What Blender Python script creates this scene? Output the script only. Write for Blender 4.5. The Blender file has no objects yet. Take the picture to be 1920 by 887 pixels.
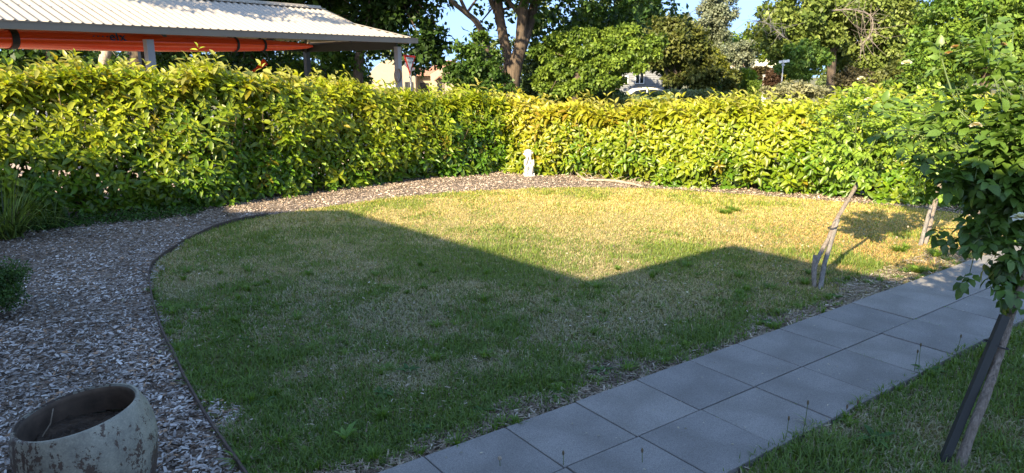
import bpy, math, random
import numpy as np
from mathutils import Matrix, Vector
rng = np.random.default_rng(7)
random.seed(7)
C = bpy.context.scene.collection
R = math.radians

# ------------------------------------------------------------------ camera
CAM_H, PITCH, ROLL, FPX = 1.9295, 0.2343, -0.00156, 1340.0
cp, sp = math.cos(PITCH), math.sin(PITCH)
wv = np.array([0, cp, -sp]); r0 = np.array([1., 0, 0]); u0 = np.array([0, sp, cp])
rv = math.cos(ROLL)*r0 + math.sin(ROLL)*u0
uv_ = -math.sin(ROLL)*r0 + math.cos(ROLL)*u0
cam = bpy.data.objects.new('camera', bpy.data.cameras.new('camera'))
C.objects.link(cam)
cam.matrix_world = Matrix(((rv[0], uv_[0], -wv[0], 0), (rv[1], uv_[1], -wv[1], 0),
                           (rv[2], uv_[2], -wv[2], CAM_H), (0, 0, 0, 1)))
cam.data.sensor_width = 36; cam.data.lens = FPX/1920*36
cam.data.clip_start = 0.05; cam.data.clip_end = 2000
bpy.context.scene.camera = cam

# ------------------------------------------------------------------ light
SUN_EL, SUN_AZ = 28.5, 57.0          # light travels towards azimuth 57 deg (from +X)
Lxy = np.array([math.cos(R(SUN_AZ)), math.sin(R(SUN_AZ))])
TAN = math.tan(R(SUN_EL))
world = bpy.data.worlds.new("World"); bpy.context.scene.world = world
world.use_nodes = True
nt = world.node_tree
sky = nt.nodes.new('ShaderNodeTexSky'); sky.sky_type = 'NISHITA'; sky.sun_disc = False
sky.sun_elevation = R(SUN_EL)
sky.sun_rotation = math.atan2(-Lxy[0], -Lxy[1]) % (2*math.pi)
sky.air_density = 1.0; sky.dust_density = 0.6; sky.ozone_density = 1.0
tcw = nt.nodes.new('ShaderNodeTexCoord'); vad = nt.nodes.new('ShaderNodeVectorMath'); vad.operation = 'ADD'; vno = nt.nodes.new('ShaderNodeVectorMath'); vno.operation = 'NORMALIZE'
vad.inputs[1].default_value = (0, 0, .5)      # clear dry air: little whitening towards the horizon
nt.links.new(tcw.outputs['Generated'], vad.inputs[0]); nt.links.new(vad.outputs[0], vno.inputs[0]); nt.links.new(vno.outputs[0], sky.inputs[0])
bg = nt.nodes['Background']; bg.inputs[1].default_value = 0.15
nt.links.new(sky.outputs[0], bg.inputs[0])
sd = bpy.data.lights.new('sun', 'SUN'); sun = bpy.data.objects.new('sun', sd); C.objects.link(sun)
sd.energy = 4.1; sd.angle = R(0.55); sd.color = (1.0, 0.84, 0.57)
sun.rotation_euler = Vector((Lxy[0], Lxy[1], -TAN)).to_track_quat('-Z', 'Y').to_euler()
sun.location = (-20, -27, 20)
vs = bpy.context.scene.view_settings
vs.view_transform = 'Standard'; vs.look = 'None'; vs.exposure = 1.95; vs.gamma = 1

# ------------------------------------------------------------------ pixel -> place (the photograph's 1920x887 pixels)
CAMP = np.array([0, 0, CAM_H])
def ray(x, y):
    return (x-960)*rv - (y-443.5)*uv_ + FPX*wv
def G(x, y, z=0.0):
    d = ray(x, y); t = (z-CAM_H)/d[2]; return CAMP + t*d
def AT(x, y, Y):
    d = ray(x, y); return CAMP + d*(Y/d[1])

def gz(x, y):
    """terrain height: flat garden, falling gently towards the street"""
    y = np.asarray(y, float)
    t = np.clip((y-16)/29, 0, 1); s = t*t*(3-2*t)
    return -0.9*s - np.clip(y-45, 0, None)*0.012

# ------------------------------------------------------------------ noise / mesh helpers
_tabs = {}
def vnoise(p, scale, seed=0):
    if seed not in _tabs: _tabs[seed] = np.random.default_rng(1000+seed).random((256, 256))
    T = _tabs[seed]; q = np.asarray(p)[:, :2]*scale + 100
    i = np.floor(q).astype(int); f = q-i; f = f*f*(3-2*f)
    a = T[i[:, 0] & 255, i[:, 1] & 255]; b = T[(i[:, 0]+1) & 255, i[:, 1] & 255]
    c = T[i[:, 0] & 255, (i[:, 1]+1) & 255]; d = T[(i[:, 0]+1) & 255, (i[:, 1]+1) & 255]
    return (a*(1-f[:, 0])+b*f[:, 0])*(1-f[:, 1]) + (c*(1-f[:, 0])+d*f[:, 0])*f[:, 1]
def fnoise(p, scale, seed=0):
    return (vnoise(p, scale, seed)*4 + vnoise(p, scale*2.1, seed+1)*2 + vnoise(p, scale*4.3, seed+2))/7

def mesh_np(name, V, F, tint=None, smooth=False):
    V = np.asarray(V, np.float32); F = np.asarray(F, np.int32)
    me = bpy.data.meshes.new(name)
    me.vertices.add(len(V)); me.vertices.foreach_set('co', V.ravel())
    k = F.shape[1]
    me.loops.add(F.size); me.loops.foreach_set('vertex_index', F.ravel())
    me.polygons.add(len(F))
    me.polygons.foreach_set('loop_start', np.arange(0, F.size, k, dtype=np.int32))
    me.polygons.foreach_set('loop_total', np.full(len(F), k, np.int32))
    if smooth: me.polygons.foreach_set('use_smooth', np.ones(len(F), bool))
    if tint is not None:
        a = me.attributes.new('tint', 'FLOAT_COLOR', 'POINT')
        t = np.ones((len(V), 4), np.float32); t[:, :3] = tint
        a.data.foreach_set('color', t.ravel())
    me.update(calc_edges=True)
    return me

class MB:
    """collects shapes, then builds ONE mesh"""
    def __init__(s): s.v = []; s.f = []; s.c = []
    def add(s, V, F, col=None):
        b = len(s.v)
        s.v += [tuple(map(float, p)) for p in V]; s.f += [tuple(int(i)+b for i in q) for q in F]
        s.c += [col or (1, 1, 1)]*len(V)
        return s
    def box(s, c, d, rz=0, col=None, M=None):
        V = np.array([[x, y, z] for x in (-.5, .5) for y in (-.5, .5) for z in (-.5, .5)])*np.array(d)
        if M is not None: V = V@np.array(M).T
        ca, sa = math.cos(rz), math.sin(rz)
        V = V@np.array([[ca, sa, 0], [-sa, ca, 0], [0, 0, 1]]) + np.array(c)
        return s.add(V, [(0, 1, 3, 2), (4, 6, 7, 5), (0, 4, 5, 1), (2, 3, 7, 6), (0, 2, 6, 4), (1, 5, 7, 3)], col)
    def bar(s, a, b, w, h=None, col=None, up=(0, 0, 1)):
        a = np.array(a, float); b = np.array(b, float); h = h or w
        d = b-a; d /= np.linalg.norm(d); u = np.array(up, float)
        x = np.cross(d, u)
        if np.linalg.norm(x) < 1e-3: x = np.cross(d, (1, 0, 0))
        x /= np.linalg.norm(x); u = np.cross(x, d)
        V = [p + sx*x*w/2 + su*u*h/2 for p in (a, b) for sx, su in ((-1, -1), (1, -1), (1, 1), (-1, 1))]
        return s.add(V, [(3, 2, 1, 0), (4, 5, 6, 7), (0, 1, 5, 4), (1, 2, 6, 5), (2, 3, 7, 6), (3, 0, 4, 7)], col)
    def tube(s, pts, rad, n=8, col=None, jitter=0, sub=1):
        pts = [np.array(p, float) for p in pts]
        rad = list(rad) if hasattr(rad, '__len__') else [rad]*len(pts)
        if sub > 1:
            P, Q = [], []
            for i in range(len(pts)-1):
                p0, p1, p2, p3 = pts[max(i-1, 0)], pts[i], pts[i+1], pts[min(i+2, len(pts)-1)]
                for k in range(sub):
                    t = k/sub
                    P.append(.5*((2*p1)+(-p0+p2)*t+(2*p0-5*p1+4*p2-p3)*t*t+(-p0+3*p1-3*p2+p3)*t**3))
                    Q.append(rad[i]*(1-t)+rad[i+1]*t)
            P.append(pts[-1]); Q.append(rad[-1]); pts, rad = P, Q
        V = []; ref = None
        for i, p in enumerate(pts):
            d = pts[min(i+1, len(pts)-1)]-pts[max(i-1, 0)]; d = d/(np.linalg.norm(d)+1e-9)
            if ref is None:
                ref = np.cross(d, (0, 0, 1) if abs(d[2]) < .9 else (1, 0, 0))
            ref = ref-d*np.dot(ref, d); ref /= np.linalg.norm(ref); b = np.cross(d, ref)
            for k in range(n):
                a = 2*math.pi*k/n; r = rad[i]*(1+(random.uniform(-jitter, jitter) if jitter else 0))
                V.append(p+r*(math.cos(a)*ref+math.sin(a)*b))
        F = [(i*n+k, i*n+(k+1) % n, (i+1)*n+(k+1) % n, (i+1)*n+k) for i in range(len(pts)-1) for k in range(n)]
        F += [tuple(range(n-1, -1, -1)), tuple((len(pts)-1)*n+k for k in range(n))]
        return s.add(V, F, col)
    def lathe(s, prof, n=32, c=(0, 0, 0), M=None, col=None):
        V = []
        for r, z in prof:
            for k in range(n):
                a = 2*math.pi*k/n; V.append((r*math.cos(a), r*math.sin(a), z))
        V = np.array(V)
        if M is not None: V = V@np.array(M).T
        V = V+np.array(c)
        F = [(i*n+k, i*n+(k+1) % n, (i+1)*n+(k+1) % n, (i+1)*n+k) for i in range(len(prof)-1) for k in range(n)]
        return s.add(V, F, col)
    def sphere(s, c, r, n=12, m=8, col=None):
        r = np.array(r if hasattr(r, '__len__') else (r, r, r), float); V = []
        for i in range(m+1):
            t = math.pi*i/m
            for k in range(n):
                a = 2*math.pi*k/n
                V.append(np.array(c)+r*np.array((math.sin(t)*math.cos(a), math.sin(t)*math.sin(a), math.cos(t))))
        return s.add(V, [(i*n+k, (i+1)*n+k, (i+1)*n+(k+1) % n, i*n+(k+1) % n) for i in range(m) for k in range(n)], col)
    def build(s, name, mat, parent=None, smooth=False, bevel=0, **kw):
        me = bpy.data.meshes.new(name)
        base = np.array(parent.matrix_world.translation) if parent is not None and parent.type == 'EMPTY' else (
            np.array(parent.parent.location) if parent is not None and parent.parent is not None else
            (np.array(parent.location) if parent is not None else np.zeros(3)))
        V = np.array(s.v)-base
        me.from_pydata([tuple(p) for p in V], [], s.f)
        if any(c != (1, 1, 1) for c in s.c):
            a = me.attributes.new('tint', 'FLOAT_COLOR', 'POINT')
            a.data.foreach_set('color', np.c_[np.array(s.c), np.ones(len(s.c))].astype(np.float32).ravel())
        if smooth: me.polygons.foreach_set('use_smooth', [True]*len(me.polygons))
        me.update()
        o = link(name, me, mat, parent, **kw)
        if bevel:
            b = o.modifiers.new('bevel', 'BEVEL'); b.width = bevel; b.segments = 2; b.limit_method = 'ANGLE'
        return o

def link(name, me, mat=None, parent=None, label=None, cat=None, group=None, kind=None):
    o = bpy.data.objects.new(name, me); C.objects.link(o)
    if mat is not None and not me.materials: me.materials.append(mat)
    if parent is not None: o.parent = parent
    for k, v in (('label', label), ('category', cat), ('group', group), ('kind', kind)):
        if v: o[k] = v
    return o
def thing(name, label, cat, loc=(0, 0, 0), group=None):
    o = bpy.data.objects.new(name, None); C.objects.link(o); o.location = tuple(map(float, loc))
    o.matrix_world = Matrix.Translation(o.location); o.empty_display_size = .2
    o['label'] = label; o['category'] = cat
    if group: o['group'] = group
    return o
def base_of(p): return np.array(p.location) if p is not None else np.zeros(3)
def part_np(name, V, F, mat, parent=None, tint=None, smooth=False, **kw):
    return link(name, mesh_np(name, np.asarray(V)-base_of(parent), F, tint, smooth), mat, parent, **kw)

# ------------------------------------------------------------------ materials
def newmat(name):
    m = bpy.data.materials.new(name); m.use_nodes = True
    nt = m.node_tree; return m, nt, nt.nodes['Principled BSDF']
def N(nt, t, **kw):
    n = nt.nodes.new(t)
    for k, v in kw.items(): setattr(n, k, v)
    return n
def ramp(nt, fac, stops):
    r = N(nt, 'ShaderNodeValToRGB'); e = r.color_ramp.elements
    while len(e) < len(stops): e.new(.5)
    for i, (p, c) in enumerate(stops): e[i].position = p; e[i].color = (*c, 1)
    nt.links.new(fac, r.inputs[0]); return r.outputs[0]
def noise(nt, scale, detail=4, rough=.6, coord='Object', vec=None):
    tc = N(nt, 'ShaderNodeTexCoord'); n = N(nt, 'ShaderNodeTexNoise')
    n.inputs['Scale'].default_value = scale; n.inputs['Detail'].default_value = detail; n.inputs['Roughness'].default_value = rough
    nt.links.new(vec if vec is not None else tc.outputs[coord], n.inputs['Vector']); return n.outputs[0]
def mul(nt, a, b, fac=1.0, mode='MULTIPLY'):
    m = N(nt, 'ShaderNodeMix', data_type='RGBA', blend_type=mode); m.inputs[0].default_value = fac
    for s, i in ((a, 6), (b, 7)):
        if isinstance(s, tuple): m.inputs[i].default_value = (*s, 1)
        else: nt.links.new(s, m.inputs[i])
    return m.outputs[2]
def bump(nt, p, h, strength=.4, dist=.01):
    b = N(nt, 'ShaderNodeBump'); b.inputs['Strength'].default_value = strength; b.inputs['Distance'].default_value = dist
    nt.links.new(h, b.inputs['Height']); nt.links.new(b.outputs[0], p.inputs['Normal'])
def simple(name, col, rough=.6, metal=0, var=.25, scale=8, bmp=0, bscale=None, spec=None):
    m, nt, p = newmat(name)
    n = noise(nt, scale)
    c = ramp(nt, n, [(.25, tuple(x*(1-var) for x in col)), (.75, tuple(min(1, x*(1+var)) for x in col))])
    nt.links.new(c, p.inputs['Base Color'])
    p.inputs['Roughness'].default_value = rough; p.inputs['Metallic'].default_value = metal
    if spec is not None: p.inputs['Specular IOR Level'].default_value = spec
    if bmp: bump(nt, p, noise(nt, bscale or scale*4), bmp)
    return m
def leafmat(name, rough=.45, trans=.3, spec=.5, var=.35):
    m, nt, p = newmat(name)
    a = N(nt, 'ShaderNodeAttribute', attribute_name='tint')
    n = noise(nt, 14, 2)
    c = mul(nt, a.outputs['Color'], ramp(nt, n, [(.3, (1-var,)*3), (.7, (1+var*.6,)*3)]))
    nt.links.new(c, p.inputs['Base Color'])
    p.inputs['Roughness'].default_value = rough; p.inputs['Specular IOR Level'].default_value = spec
    t = N(nt, 'ShaderNodeBsdfTranslucent'); nt.links.new(mul(nt, c, (1.25, 1.2, .45)), t.inputs[0])
    mx = N(nt, 'ShaderNodeMixShader'); mx.inputs[0].default_value = trans
    nt.links.new(p.outputs[0], mx.inputs[1]); nt.links.new(t.outputs[0], mx.inputs[2])
    nt.links.new(mx.outputs[0], nt.nodes['Material Output'].inputs[0]); return m
def tintmat(name, rough=.85, var=.2, scale=30, bmp=0):
    m, nt, p = newmat(name)
    a = N(nt, 'ShaderNodeAttribute', attribute_name='tint')
    c = mul(nt, a.outputs['Color'], ramp(nt, noise(nt, scale, 3), [(.3, (1-var,)*3), (.7, (1+var,)*3)]))
    nt.links.new(c, p.inputs['Base Color']); p.inputs['Roughness'].default_value = rough
    if bmp: bump(nt, p, noise(nt, scale*3), bmp)
    return m

M = {}
M['hedge_leaf'] = leafmat('hedge_leaf', .38, .4, .5, .25)
M['leaf'] = leafmat('leaf', .5, .3, .3)
M['rose_leaf'] = leafmat('rose_leaf', .4, .3, .45)
M['grass'] = leafmat('grass', .5, .4, .4, .2)
M['chips'] = tintmat('chips', .75)
def bark(name, a, b, scale=6):
    m, nt, p = newmat(name)
    tc = N(nt, 'ShaderNodeTexCoord'); mp = N(nt, 'ShaderNodeMapping'); mp.inputs['Scale'].default_value = (1, 1, .18)
    nt.links.new(tc.outputs['Object'], mp.inputs[0])
    n = noise(nt, scale, 6, .7, vec=mp.outputs[0])
    nt.links.new(ramp(nt, n, [(.3, a), (.7, b)]), p.inputs['Base Color']); p.inputs['Roughness'].default_value = .9
    bump(nt, p, n, .9, .03); return m
M['bark'] = bark('bark', (.035, .027, .02), (.16, .115, .08), 14)
M['bark_grey'] = bark('bark_grey', (.10, .09, .08), (.33, .30, .27), 40)
M['bark_rose'] = bark('bark_rose', (.12, .095, .075), (.36, .30, .25), 60)
M['twig'] = simple('twig', (.12, .09, .05), .9)
M['dry_wood'] = bark('dry_wood', (.22, .17, .12), (.50, .42, .33), 30)
M['cane'] = simple('cane', (.09, .13, .035), .6)

def lawn_soil():
    m, nt, p = newmat('lawn_soil')
    a = ramp(nt, noise(nt, 1.3, 5), [(.35, (.08, .11, .03)), (.65, (.22, .18, .08))])
    tc = N(nt, 'ShaderNodeTexCoord'); sx = N(nt, 'ShaderNodeSeparateXYZ'); nt.links.new(tc.outputs['Object'], sx.inputs[0])
    mr = N(nt, 'ShaderNodeMapRange'); mr.inputs[1].default_value = 5.5; mr.inputs[2].default_value = 9.5; nt.links.new(sx.outputs['Y'], mr.inputs[0])  # lighter, yellower far ground: sunshine put into the colour, with dry thatch
    mx = N(nt, 'ShaderNodeMix', data_type='RGBA'); nt.links.new(mr.outputs[0], mx.inputs[0]); nt.links.new(a, mx.inputs[6]); mx.inputs[7].default_value = (.38, .31, .12, 1); a = mx.outputs[2]
    b = ramp(nt, noise(nt, 45, 4), [(.3, (.45, .45, .45)), (.7, (1.25, 1.2, 1.1))])
    nt.links.new(mul(nt, a, b), p.inputs['Base Color']); p.inputs['Roughness'].default_value = .95
    bump(nt, p, noise(nt, 60, 4), .8, .02); return m
M['lawn_soil'] = lawn_soil()
def mulch_m():
    m, nt, p = newmat('mulch_base')
    tc = N(nt, 'ShaderNodeTexCoord')
    v = N(nt, 'ShaderNodeTexVoronoi'); v.inputs['Scale'].default_value = 40; nt.links.new(tc.outputs['Object'], v.inputs['Vector'])
    a = ramp(nt, v.outputs['Color'], [(.1, (.05, .036, .028)), (.5, (.17, .125, .09)), (.9, (.33, .27, .22))])
    b = ramp(nt, noise(nt, 1.7, 4), [(.3, (.65, .6, .55)), (.7, (1.1, 1.1, 1.1))])
    nt.links.new(mul(nt, a, b), p.inputs['Base Color']); p.inputs['Roughness'].default_value = .9
    bump(nt, p, v.outputs['Distance'], .8, .02); return m
M['mulch'] = mulch_m()
M['soil'] = simple('soil', (.055, .038, .026), .95, var=.5, scale=14, bmp=1, bscale=60)
def concrete(name, col, speck=.35):
    m, nt, p = newmat(name)
    oi = N(nt, 'ShaderNodeObjectInfo')
    a = ramp(nt, noise(nt, 2.2, 6, .65, 'Object'), [(.25, tuple(x*.80 for x in col)), (.75, tuple(x*1.12 for x in col))])
    tc = N(nt, 'ShaderNodeTexCoord')
    fine = ramp(nt, noise(nt, 260, 2), [(.30, (1-speck,)*3), (.5, (1, 1, 1)), (.72, (1+speck,)*3)])
    v = N(nt, 'ShaderNodeTexVoronoi'); v.inputs['Scale'].default_value = 90; nt.links.new(tc.outputs['Object'], v.inputs['Vector'])
    pits = ramp(nt, v.outputs['Distance'], [(.05, (.45, .45, .45)), (.13, (1, 1, 1))])
    per = ramp(nt, oi.outputs['Random'], [(0, (.88, .885, .89)), (1, (1.07, 1.06, 1.04))])
    stain = ramp(nt, noise(nt, 3.0, 4, .55), [(.25, (.80, .79, .77)), (.55, (1, 1, 1)), (.8, (1.08, 1.08, 1.08))])
    a = mul(nt, a, stain); c = mul(nt, mul(nt, mul(nt, a, fine), pits, .7), per)
    nt.links.new(c, p.inputs['Base Color']); p.inputs['Roughness'].default_value = .85
    bump(nt, p, noise(nt, 180, 3), .35, .004); return m
M['slab'] = concrete('slab_concrete', (.215, .205, .195), .4)
M['drive'] = simple('drive_concrete', (.42, .34, .29), .9, var=.15, scale=3)
M['asphalt'] = simple('asphalt', (.055, .055, .055), .9, var=.2, scale=20)
M['kerb'] = simple('kerb', (.32, .31, .29), .9, var=.15, scale=6)
M['far_ground'] = simple('far_ground', (.14, .13, .05), .95, var=.45, scale=.4)
M['roof_metal'] = simple('roof_metal', (.38, .335, .275), .38, var=.05, scale=2)
M['gutter'] = simple('gutter_paint', (.19, .15, .11), .4, var=.08, scale=3)
M['post'] = simple('post_paint', (.27, .26, .26), .5, var=.08, scale=4)
M['steel_dark'] = simple('steel_dark', (.032, .03, .03), .5, var=.15, scale=4)
M['orange'] = simple('orange_hull', (.80, .075, .012), .22, var=.06, scale=1.5)
M['strap'] = simple('strap_webbing', (.02, .02, .022), .8)
M['navy'] = simple('navy_print', (.02, .05, .12), .5)
M['black'] = simple('black_plastic', (.014, .016, .016), .6, var=.15)
M['white'] = simple('white_paint', (.78, .77, .74), .4, var=.04)
M['statue'] = simple('statue_stone', (.60, .575, .51), .85, var=.22, scale=22, bmp=.4)
M['cream'] = simple('cream_render', (.34, .28, .20), .85, var=.08, scale=3)
M['terracotta'] = simple('terracotta', (.33, .17, .12), .85, var=.3, scale=10)
M['greyboard'] = simple('grey_board', (.20, .21, .23), .7, var=.12, scale=4)
M['brick'] = simple('brick', (.26, .20, .16), .9, var=.3, scale=12)
M['glass'] = simple('window_glass', (.02, .025, .03), .06, var=.2, spec=1.0)
M['curtain'] = simple('blind', (.62, .62, .58), .7, var=.08)
M['rubber'] = simple('rubber', (.025, .025, .025), .85)
M['rim'] = simple('alloy', (.5, .5, .52), .35, .8)
M['edging'] = simple('edging_steel', (.075, .05, .04), .8, var=.4, scale=20)
M['bloom'] = leafmat('bloom', .6, .3, .3, .1)
M['blue'] = simple('blue_petal', (.16, .35, .80), .6, var=.2, scale=20)
M['red'] = simple('sign_red', (.62, .04, .03), .5)
M['signwhite'] = simple('sign_white', (.8, .8, .78), .4)
M['galv'] = simple('galvanised', (.45, .46, .47), .45, .5)

# ------------------------------------------------------------------ leaf templates and scattering
LEAF_V = np.array([(0, 0, 0), (.32, .46, .07), (.32, 0, 0), (.32, -.46, .07), (.70, .36, .02), (.70, 0, -.06), (.70, -.36, .02), (1, 0, -.16)])
LEAF_F = np.array([(0, 2, 1), (0, 3, 2), (1, 2, 5), (1, 5, 4), (2, 3, 6), (2, 6, 5), (4, 5, 7), (5, 6, 7)])
CARD_V = np.array([(0, 0, 0), (.5, .42, .08), (1, 0, -.08), (.45, -.42, .05)])
CARD_F = np.array([(0, 1, 2, 3)])
def frames(d, up):
    """rows: x = direction, z = normal near 'up' -> (N,3,3) with columns x,y,z"""
    d = d/(np.linalg.norm(d, axis=1, keepdims=True)+1e-9)
    y = np.cross(up, d); y /= (np.linalg.norm(y, axis=1, keepdims=True)+1e-9)
    z = np.cross(d, y)
    return np.stack([d, y, z], axis=2)
def scatter(TV, TF, pos, Rm, sc, tint=None, grad=None):
    """pos (N,3), Rm (N,3,3), sc (N,3)"""
    n = len(pos); k = len(TV)
    L = TV[None]*sc[:, None, :]
    V = np.einsum('nij,nkj->nki', Rm, L)+pos[:, None, :]
    F = (TF[None]+np.arange(n)[:, None, None]*k).reshape(-1, TF.shape[1])
    c = None
    if tint is not None:
        c = np.repeat(tint[:, None, :], k, axis=1)
        if grad is not None: c = c*grad[None, :, None]
        c = c.reshape(-1, 3)
    return V.reshape(-1, 3), F, c
def rdir(n):
    v = rng.normal(size=(n, 3)); return v/np.linalg.norm(v, axis=1, keepdims=True)
def inpoly(p, poly):
    x, y = p[:, 0], p[:, 1]; ins = np.zeros(len(p), bool); P = np.asarray(poly)
    j = len(P)-1
    for i in range(len(P)):
        xi, yi = P[i]; xj, yj = P[j]
        c = ((yi > y) != (yj > y)) & (x < (xj-xi)*(y-yi)/((yj-yi) or 1e-12)+xi)
        ins ^= c; j = i
    return ins
def dist_poly(p, line):
    d = np.full(len(p), 1e9)
    for a, b in zip(line[:-1], line[1:]):
        a = np.array(a); b = np.array(b); ab = b-a
        t = np.clip(((p[:, :2]-a)@ab)/(ab@ab), 0, 1)
        d = np.minimum(d, np.linalg.norm(p[:, :2]-(a+t[:, None]*ab), axis=1))
    return d

# ================================================================== SETTING
# ground far and near
xs = np.concatenate([np.linspace(-400, -40, 14), np.linspace(-36, 44, 41), np.linspace(50, 400, 14)])
ys = np.concatenate([np.linspace(-300, -20, 8), np.linspace(-12, 70, 42), np.linspace(80, 600, 14)])
gx, gy = np.meshgrid(xs, ys); nx = len(xs)
GV = np.c_[gx.ravel(), gy.ravel(), gz(gx.ravel(), gy.ravel())-.012]
GF = np.array([(j*nx+i, j*nx+i+1, (j+1)*nx+i+1, (j+1)*nx+i) for j in range(len(ys)-1) for i in range(nx-1)])
part_np('ground', GV, GF, M['far_ground'], kind='structure')

ya = -0.9391
ACR = np.array([math.cos(ya), math.sin(ya)]); ALO = np.array([-math.sin(ya), math.cos(ya)])
PO = np.array([-.0421, 3.5149])       # left edge of slab row 0
def path_pt(a, k): return PO+.5*(a*ACR+k*ALO)

lawn_edge = [tuple(G(*p)[:2]) for p in [(470, 910), (450, 880), (410, 822), (380, 775), (345, 712), (325, 668), (306, 630), (295, 600), (285, 560), (279, 520), (285, 500),
             (310, 478), (345, 455), (395, 432), (440, 417), (520, 402), (600, 390), (700, 377), (800, 366), (900, 358), (1000, 354), (1100, 352), (1240, 355), (1400, 366), (1600, 381), (1700, 388), (1800, 402), (1880, 420)]]
pathL = [tuple(path_pt(0, k)) for k in range(-3, 20)]
LAWN = lawn_edge+[tuple(path_pt(0, 16.5)), tuple(path_pt(0, -3)), tuple(G(520, 980)[:2])]
def sheet(name, poly, z, mat, step=.25, amp=.0, **kw):
    """a gently uneven sheet: clipped grid of the polygon"""
    P = np.array(poly); lo, hi = P.min(0)-step, P.max(0)+step
    X, Y = np.meshgrid(np.arange(lo[0], hi[0], step), np.arange(lo[1], hi[1], step)); w = X.shape[1]
    V = np.c_[X.ravel(), Y.ravel()]
    cen = [(j*w+i) for j in range(X.shape[0]-1) for i in range(w-1)]
    cc = V[cen]+step/2; ok = inpoly(cc, poly)
    F = np.array([(c, c+1, c+1+w, c+w) for c, k in zip(cen, ok) if k])
    z = z+amp*(fnoise(V, 2.5, 40)-.5)*2
    V3 = np.c_[V, z]
    used, inv = np.unique(F, return_inverse=True)
    return part_np(name, V3[used], inv.reshape(F.shape), mat, smooth=True, **kw)
sheet('lawn', LAWN, .006, M['lawn_soil'], .06, .006, kind='structure')
GARDEN = [(-9, 0), (-9, 7.4), (0.1, 14.2), (9.5, 8.9), (9.5, 0)]
sheet('mulch_bed', [(-9, 0), (-9, 7.6), (-5.5, 9.9), (-1.4, 13.3), (.3, 14.2), (6, 11.2), (9.5, 8.6), (9.0, 7.2), tuple(path_pt(0, 16.4)), (2, 3), (0, 0)], -.004, M['mulch'], .12, .006, kind='structure')
RLAWN = [tuple(path_pt(2, -3)), tuple(path_pt(2, 18)), (10.5, 8), (10.5, -2), (1, -2)]
sheet('lawn', RLAWN, .002, M['lawn_soil'], .1, .005, kind='structure')

# concrete path: every slab an object
bedm = MB(); c0 = path_pt(1, 7); bedm.box((c0[0], c0[1], -.03), (1.02, 11.5, .05), ya+0)
bed = bedm.build('concrete_path', M['soil'], kind='structure')
def slab_mesh():
    m = MB(); m.box((0, 0, 0), (.492, .492, .05)); me = bpy.data.meshes.new('slab')
    import bmesh
    bm = bmesh.new()
    vs_ = [bm.verts.new(v) for v in m.v]
    for f in m.f: bm.faces.new([vs_[i] for i in f])
    bmesh.ops.recalc_face_normals(bm, faces=bm.faces)
    bmesh.ops.bevel(bm, geom=list(bm.edges), offset=.004, segments=2, profile=.5, affect='EDGES')
    bm.to_mesh(me); bm.free(); me.materials.append(M['slab']); return me
sm = slab_mesh()
for k in range(-3, 19):
    for a in (0, 1):
        o = bpy.data.objects.new('slab', sm); C.objects.link(o); o.parent = bed
        off = .02 if a else 0
        q = path_pt(a+.5, k+.5+off)
        o.location = (q[0], q[1], .012+random.uniform(-.003, .003))
        o.rotation_euler = (random.uniform(-.004, .004), random.uniform(-.004, .004), ya+random.uniform(-.004, .004)+random.choice((0, 1, 2, 3))*math.pi/2)

# steel edging strip along the mulch
ed = [np.array([*p, 0]) for p in lawn_edge[:16]]
em = MB()
dense = []
for i in range(len(ed)-1):
    for k in range(4):
        dense.append(ed[i]+(ed[i+1]-ed[i])*k/4)
for a, b in zip(dense[:-1], dense[1:]):
    wob = lambda q: np.array([0, 0, .016+.006*math.sin(q[1]*3.1)]); em.bar(a+wob(a), b+(b-a)*.08+wob(b), .012, .055)
em.build('lawn_edging', M['edging'], label='thin rusty edging strip curving between the lawn and the wood chip bed', cat='edging')

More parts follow.
